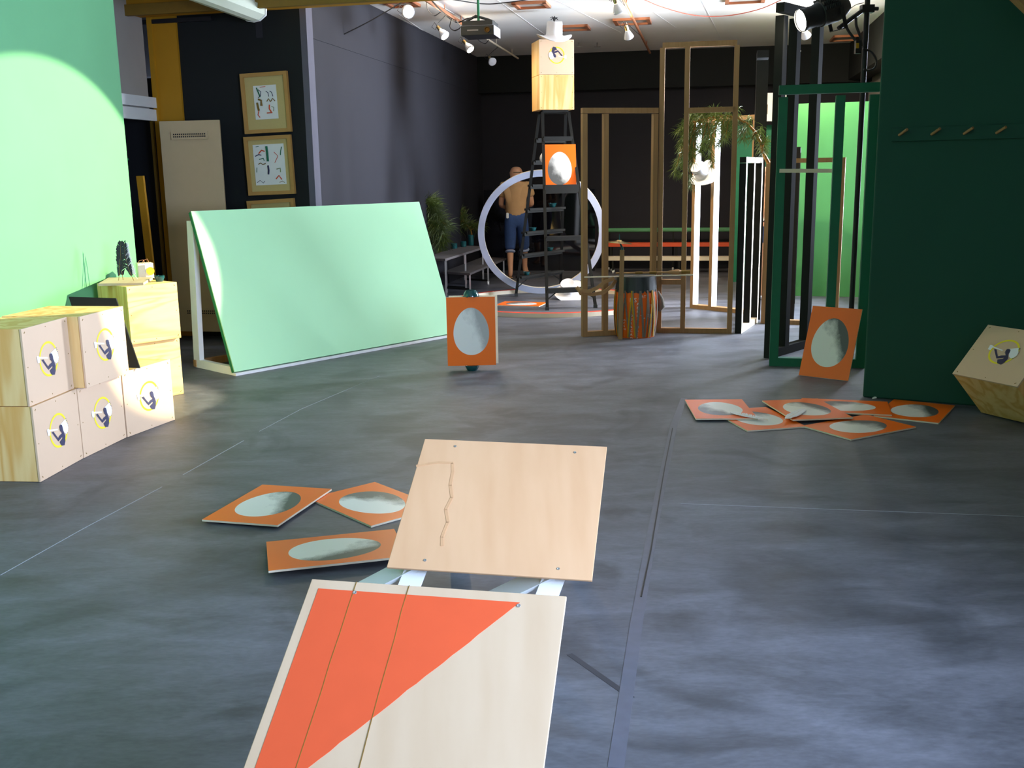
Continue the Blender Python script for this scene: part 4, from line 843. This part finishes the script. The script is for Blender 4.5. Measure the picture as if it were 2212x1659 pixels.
# ================================================================ SPOTLIGHT ON POLE
Yq = 8.66; po = Y_(1838, 690, Yq)
t = thing('light_pole', Vector((po.x, Yq, 0)), 'black vertical pole carrying the spotlight behind the green frame', 'pole')
mb = MB(); mb.tube([Vector((po.x, Yq, .012)), Vector((po.x, Yq, 3.5))], .022, 12); mb.build('pole_tube', 'black', t)
mb = MB(); mb.lathe(Vector((po.x, Yq, 0)), [(0, 0), (.14, 0), (.14, .012), (0, .012)], 24); mb.build('base_plate', 'black', t)
PX = po.x; lens = Y_(1731, 44, 8.5); dv = Vector((-.923, -.220, -.290)).normalized(); tgt = lens+dv*6
t = thing('theatre_spotlight', lens, 'black theatre spotlight glowing on its pole', 'spotlight')
mb = MB(); mb.lathe(lens, [(.086, .012), (.092, .0), (.088, -.02), (.084, -.12), (.090, -.13), (.090, -.16), (.10, -.165), (.10, -.30), (.085, -.36), (.05, -.42), (0, -.43)], 28, dv); lb_ = mb.build('lamp_body', 'black', t, smooth=True)
mb = MB(); mb.lathe(lens, [(0, .008), (.04, .005), (.084, -.004)], 28, dv); mb.build('lens_glass', 'spot_on', lb_, smooth=True)
mb = MB(); sdv = dv.cross(Z).normalized(); upv = sdv.cross(dv)
for k in range(9):
    for j in range(7): a = math.pi*(.1+.8*j/6); p = lens-dv*(.17+k*.016)+(sdv*math.cos(a)+upv*math.sin(a))*.105; mb.cbox(p, dv*.005, sdv*.03, upv*.03)
mb.build('cooling_fins', 'rubber', lb_)
ar = Vector((PX, Yq, 2.86)); bk = lens-dv*.30
mb = MB(); mb.bar(bk+sdv*.11, bk+sdv*.11-upv*.16, dv, .03, .006); mb.bar(bk-sdv*.11, bk-sdv*.11-upv*.16, dv, .03, .006); mb.bar(bk+sdv*.11-upv*.16, bk-sdv*.11-upv*.16, dv, .03, .006); mb.tube([bk-upv*.15, bk-upv*.10-dv*.16, ar-Vector((.02, 0, 0))], .018, 8); mb.build('yoke', 'black', t)
mb = MB(); mb.cbox(ar, (.10, 0, 0), (0, .07, 0), (0, 0, .06)); mb.tube([ar+Vector((.05, 0, 0)), ar+Vector((.09, 0, 0))], .015, 8); mb.build('clamp', 'black', t)
light('spot_beam', 'SPOT', lens+dv*.05, tgt, 2500, (1.0, .93, .62), spot_size=math.radians(28.0), spot_blend=.04, shadow_soft_size=.035)
yq = lambda L, y: [Y_(u, v, y-.27) for u, v in L]
cable(yq([(1826, 42), (1830, 62), (1846, 85), (1856, 100)], 8.9), .011, 'cable', 'thick black cable drooping from the spotlight, left loop')
cable(yq([(1849, 38), (1850, 56), (1858, 78), (1862, 100)], 8.86), .011, 'cable', 'thick black cable drooping from the clamp, right loop')
cable(yq([(1864, 105), (1882, 112), (1893, 130), (1890, 146), (1878, 152), (1866, 150)], 8.9), .009, 'cable', 'black cable loop right of the pole before the white window')
cable(yq([(1866, 6), (1850, 10), (1838, 18), (1832, 24)], 8.9), .003, 'cable', 'thin safety wire from pole to spotlight')
pj = Y_(1853, 102, 8.60); t = thing('plug_box', pj, 'small plug junction taped to the light pole', 'plug'); mb = MB(); mb.cbox(pj, (.045, 0, 0), (0, .04, 0), (0, 0, .10)); mb.build('plug_body', 'black', t); mb = MB(); mb.cbox(pj+Vector((-.01, -.022, .01)), (.022, 0, 0), (0, .004, 0), (0, 0, .04)); mb.build('plug_label', 'rope_yellow', t)
# ================================================================ PEG RAIL + TILTED CRATE + WHITE WALL BOX
pr0 = PL(1927, 291, GR, GRn); rail = thing('peg_rail', pr0, 'green peg rail with pale wooden pegs on the dark green wall', 'peg rail')
mb = MB(); mb.box(pr0+GRn*.018-Z*.045, GRd*1.25, -GRn*.018, Z*.09); mb.build('rail_board', 'green_shaded', rail, bevel=.003)
for k in range(5):
    p = PL(1942+k*70, 292-k*1.5, GR+GRn*.02, GRn); mb = MB(); mb.tube([p, p+GRn*.05+Z*.035+GRd*.055], .009, 10); mb.build('peg', 'stud_wood', rail, smooth=True)
hh = .42; cc = Vector((3.10, 6.55, hh/math.sqrt(2))); nh = Vector((-.9, -.43, 0)).normalized(); axl = Vector((.43, -.9, 0)).normalized()
f_up = (Z+nh).normalized(); f_dn = (nh-Z).normalized()
Tp = cc+Z*hh/math.sqrt(2); Lp = cc+nh*hh/math.sqrt(2)
crate(Lp+f_up*0, 0, .48, hh, hh, 'shaded tan crate balanced on one edge beside the dark green wall', emb=True, group='tilted crate', ax=(axl, f_up, (Z-nh).normalized()), emby=.55)
wb = Y_(1655, 236, 14.6); t = thing('wall_box', wb, 'white wall box with dark slot above the green panel', 'box')
mb = MB(); mb.box(Y_(1643, 262, 14.6), (.36, 0, 0), (0, .1, 0), (0, 0, .38)); mb.build('box_shell', 'white_paint', t); mb = MB(); c_ = Y_(1652, 237, 14.58); mb.box(c_-Vector((.03, 0, .06)), (.07, 0, 0), (0, .012, 0), (0, 0, .13)); mb.build('slot', 'rope_grey', t)
mb = MB(); q0 = Y_(2135, -76, 6.2); q1 = Y_(2335, 118, 6.2); mb.bar(q0, q1, (0, 1, 0), .08, .08); struct(mb, 'trim_40', 'stud_wood', 'bare timber brace at the upper right')
# ================================================================ PEOPLE
def skin_mesh(name, V_, E_, R_, mat, parent, sub=2, root=0):
    me = bpy.data.meshes.new(name); me.from_pydata([tuple(v) for v in V_], E_, []); o = bpy.data.objects.new(name, me); COL.objects.link(o)
    o.modifiers.new('skin', 'SKIN'); 
    for i, r in enumerate(R_): sv = me.skin_vertices[0].data[i]; rr = tuple(x*(1.06 if x > .03 else 1.0) for x in (r if isinstance(r, (tuple, list)) else (r, r))); sv.radius = rr; sv.use_root = (i == root)
    ss = o.modifiers.new('sub', 'SUBSURF'); ss.levels = sub; ss.render_levels = sub
    dg = bpy.context.evaluated_depsgraph_get(); dg.update(); m2 = bpy.data.meshes.new_from_object(o.evaluated_get(dg)); bpy.data.objects.remove(o)
    m2.materials.clear(); m2.materials.append(MT[mat])
    for p in m2.polygons: p.use_smooth = True; p.material_index = 0
    o = bpy.data.objects.new(name, m2); COL.objects.link(o)
    if parent: o.parent = parent
    return o
def person(name, base, yaw, J, label, parts):
    t = thing(name, base, label, 'person'); t.rotation_euler = (0, 0, yaw)
    Vv, Ee, Rr, idx = [], [], [], {}
    def add(n, p, r, par=None):
        idx[n] = len(Vv); Vv.append(Vector(p)); Rr.append(r)
        if par: Ee.append((idx[par], idx[n]))
    for n, p, r, par in J: add(n, p, r, par)
    for s, sg in (('l', -1), ('r', 1)):
        w0 = Vv[idx['wrist_'+s]]; el = Vv[idx['elbow_'+s]]; d = (w0-el).normalized(); sd = d.cross(Vector((sg, 0, .2))).normalized()
        add('palm_'+s, w0+d*.055, (.034, .018), 'wrist_'+s)
        for k, (off, ln) in enumerate(((-.028, .062), (-.010, .075), (.008, .070), (.026, .055))):
            add('f%d%s' % (k, s), w0+d*.085+sd*off, .0095, 'palm_'+s); add('g%d%s' % (k, s), w0+d*(.085+ln*.55)+sd*off*1.1+Vector((-sg*.008, 0, 0)), .0085, 'f%d%s' % (k, s)); add('h%d%s' % (k, s), w0+d*(.085+ln)+sd*off*1.1+Vector((-sg*.024, 0, 0)), .007, 'g%d%s' % (k, s))
        add('t0'+s, w0+d*.035-sd*.038, .011, 'palm_'+s); add('t1'+s, w0+d*.075-sd*.055, .009, 't0'+s)
    skin_mesh('body', Vv, Ee, Rr, 'skin', t)
    for nm, mat, lst in parts:
        ids = {}; v2, e2, r2 = [], [], []
        for it in lst:
            n, r, par = it[:3]; p = Vv[idx[n]] if isinstance(n, str) else Vector(n[1]); key = n if isinstance(n, str) else n[0]
            if len(it) > 3 and it[3] is not None: p = p.lerp(Vv[idx[it[3][0]]], it[3][1])
            ids[key] = len(v2); v2.append(p); r2.append(r)
            if par: e2.append((ids[par], ids[key]))
        skin_mesh(nm, v2, e2, r2, mat, t)
    return t
def body(h, knee_l, ank_l, knee_r, ank_r, el_l, wr_l, el_r, wr_r, sw=.185, hip=.085, head_tilt=(0, .02)):
    k = h/1.75; Pz = lambda x, y, z: (x*k, y*k, z*k); hx_, hy = head_tilt
    return [('pelvis', Pz(0, 0, .95), (.118*k, .088*k), None), ('waist', Pz(0, 0, 1.08), (.105*k, .078*k), 'pelvis'), ('chest', Pz(0, -.01, 1.27), (.132*k, .092*k), 'waist'), ('upper', Pz(0, -.005, 1.40), (.12*k, .085*k), 'chest'),
            ('neck', Pz(hx_*.4, .0, 1.49), .054*k, 'upper'), ('skull0', Pz(hx_*.8, hy*.8, 1.57), (.072*k, .082*k), 'neck'), ('skull1', Pz(hx_, hy, 1.65), (.088*k, .102*k), 'skull0'), ('skull2', Pz(hx_, hy, 1.71), (.064*k, .076*k), 'skull1'),
            ('nose', Pz(hx_, hy+.105, 1.615), .012*k, 'skull0'), ('ear_l', Pz(hx_-.083, hy, 1.61), (.010*k, .018*k), 'skull0'), ('ear_r', Pz(hx_+.083, hy, 1.61), (.010*k, .018*k), 'skull0'),
            ('sh_l', Pz(-sw, 0, 1.42), .056*k, 'upper'), ('elbow_l', Pz(*el_l), .040*k, 'sh_l'), ('wrist_l', Pz(*wr_l), .027*k, 'elbow_l'),
            ('sh_r', Pz(sw, 0, 1.42), .056*k, 'upper'), ('elbow_r', Pz(*el_r), .040*k, 'sh_r'), ('wrist_r', Pz(*wr_r), .027*k, 'elbow_r'),
            ('hip_l', Pz(-hip, 0, .88), .088*k, 'pelvis'), ('knee_l', Pz(*knee_l), .055*k, 'hip_l'), ('calf_l', tuple(Vector(Pz(*knee_l)).lerp(Vector(Pz(*ank_l)), .35)), .052*k, 'knee_l'), ('ank_l', Pz(*ank_l), .034*k, 'calf_l'), ('toe_l', tuple(Vector(Pz(*ank_l))+Vector((-.02, .12, -.045))*k), (.036*k, .022*k), 'ank_l'), ('tip_l', tuple(Vector(Pz(*ank_l))+Vector((-.03, .18, -.055))*k), (.03*k, .014*k), 'toe_l'), ('heel_l', tuple(Vector(Pz(*ank_l))+Vector((0, -.045, -.045))*k), .028*k, 'ank_l'),
            ('hip_r', Pz(hip, 0, .88), .088*k, 'pelvis'), ('knee_r', Pz(*knee_r), .055*k, 'hip_r'), ('calf_r', tuple(Vector(Pz(*knee_r)).lerp(Vector(Pz(*ank_r)), .35)), .052*k, 'knee_r'), ('ank_r', Pz(*ank_r), .034*k, 'calf_r'), ('toe_r', tuple(Vector(Pz(*ank_r))+Vector((.05, .11, -.045))*k), (.036*k, .022*k), 'ank_r'), ('tip_r', tuple(Vector(Pz(*ank_r))+Vector((.07, .17, -.055))*k), (.03*k, .014*k), 'toe_r'), ('heel_r', tuple(Vector(Pz(*ank_r))+Vector((0, -.045, -.045))*k), .028*k, 'ank_r')]
mp_ = G(1117, 602); 
J = body(1.75, (-.10, .06, .50), (-.10, -.04, .085), (.12, .22, .51), (.13, .38, .085), (-.235, .04, 1.13), (-.16, .26, 1.08), (.25, .05, 1.13), (.14, .27, 1.10), head_tilt=(.01, .03))
shirt = [('chest', (.165, .122), None), ('waist', (.158, .118), 'chest'), (('hem', (0, 0, .88)), (.165, .125), 'waist'), ('upper', (.145, .105), 'chest'), (('collar', (.004, 0, 1.465)), (.070, .066), 'upper'), ('sh_l', .078, 'upper'), (('sl_l', (-.225, .03, 1.24)), .074, 'sh_l'), ('sh_r', .078, 'upper'), (('sl_r', (.235, .03, 1.24)), .074, 'sh_r')]
def legs(kn, off=.02): return None
jeans = [('pelvis', (.152, .118), None), (('belt', (0, 0, 1.09)), (.140, .108), 'pelvis'), ('hip_l', .112, 'pelvis'), ('knee_l', .085, 'hip_l'), (('kl', (-.10, .04, .43)), .082, 'knee_l'), ('hip_r', .112, 'pelvis'), ('knee_r', .085, 'hip_r'), (('kr', (.12, .26, .44)), .082, 'knee_r')]
cuffl = [(('a', (-.10, .045, .45)), .092, None), (('b', (-.10, .03, .385)), .092, 'a')]; cuffr = [(('a', (.12, .245, .46)), .092, None), (('b', (.122, .27, .395)), .092, 'a')]
hair = [(('a', (.01, .004, 1.585)), (.082, .082), None), (('b', (.01, .004, 1.65)), (.094, .098), 'a')]
person('person', Vector((mp_.x, mp_.y+.05, 0)), .0, J, 'person seen from behind in tan t-shirt and rolled denim shorts looking at the back wall', [('t_shirt', 'shirt', shirt), ('jeans', 'denim', jeans), ('trouser_cuff', 'denim_pale', cuffl), ('trouser_cuff', 'denim_pale', cuffr), ('cropped_hair', 'hair_grey', hair),
       ('sandal', 'leather', [(('a', (-.10, -.085, .02)), (.04, .014), None), (('b', (-.125, .10, .014)), (.045, .012), 'a')]), ('sandal', 'leather', [(('a', (.13, .335, .02)), (.04, .014), None), (('b', (.19, .52, .014)), (.045, .012), 'a')]), ('pocket_paper', 'paper', [(('a', (-.135, -.115, .93)), (.022, .006), None), (('b', (-.135, -.115, 1.02)), (.022, .006), 'a')])])
# the second person, half hidden between posts
wp = G(1660, 651)
J = body(1.68, (-.09, .02, .50), (-.09, -.02, .085), (.09, .06, .50), (.10, .04, .085), (-.24, -.02, 1.14), (-.22, .10, .92), (.24, -.02, 1.14), (.22, .10, .92), sw=.165)
k = 1.68/1.75
person('person', Vector((wp.x, wp.y+.25, 0)), 1.2, J, 'person in denim shorts and sneakers, half hidden behind the black posts',
       [('vest', 'black', [('chest', (.150, .112), None), ('waist', (.140, .108), 'chest'), (('hem', (0, 0, .96*k)), (.145, .11), 'waist'), ('upper', (.10, .08), 'chest')]), ('denim_shorts', 'denim', [('pelvis', (.150, .118), None), ('hip_l', .108, 'pelvis'), (('kl', (-.09, .01, .66)), .09, 'hip_l'), ('hip_r', .108, 'pelvis'), (('kr', (.09, .03, .66)), .09, 'hip_r')]),
        ('long_hair', 'hair_brown', [(('a', (0, .0, 1.62)), (.09, .095), None), (('b', (0, -.05, 1.52)), (.085, .06), 'a'), (('c', (0, -.07, 1.36)), (.075, .035), 'b')]), ('sneaker', 'white_cloth', [(('a', (-.085, -.06, .04)), (.042, .035), None), (('b', (-.11, .13, .03)), (.045, .025), 'a')]), ('sneaker', 'white_cloth', [(('a', (.095, .0, .04)), (.042, .035), None), (('b', (.16, .17, .03)), (.045, .025), 'a')])])
for o in bpy.data.objects:
    if '_b' in o: del o['_b']
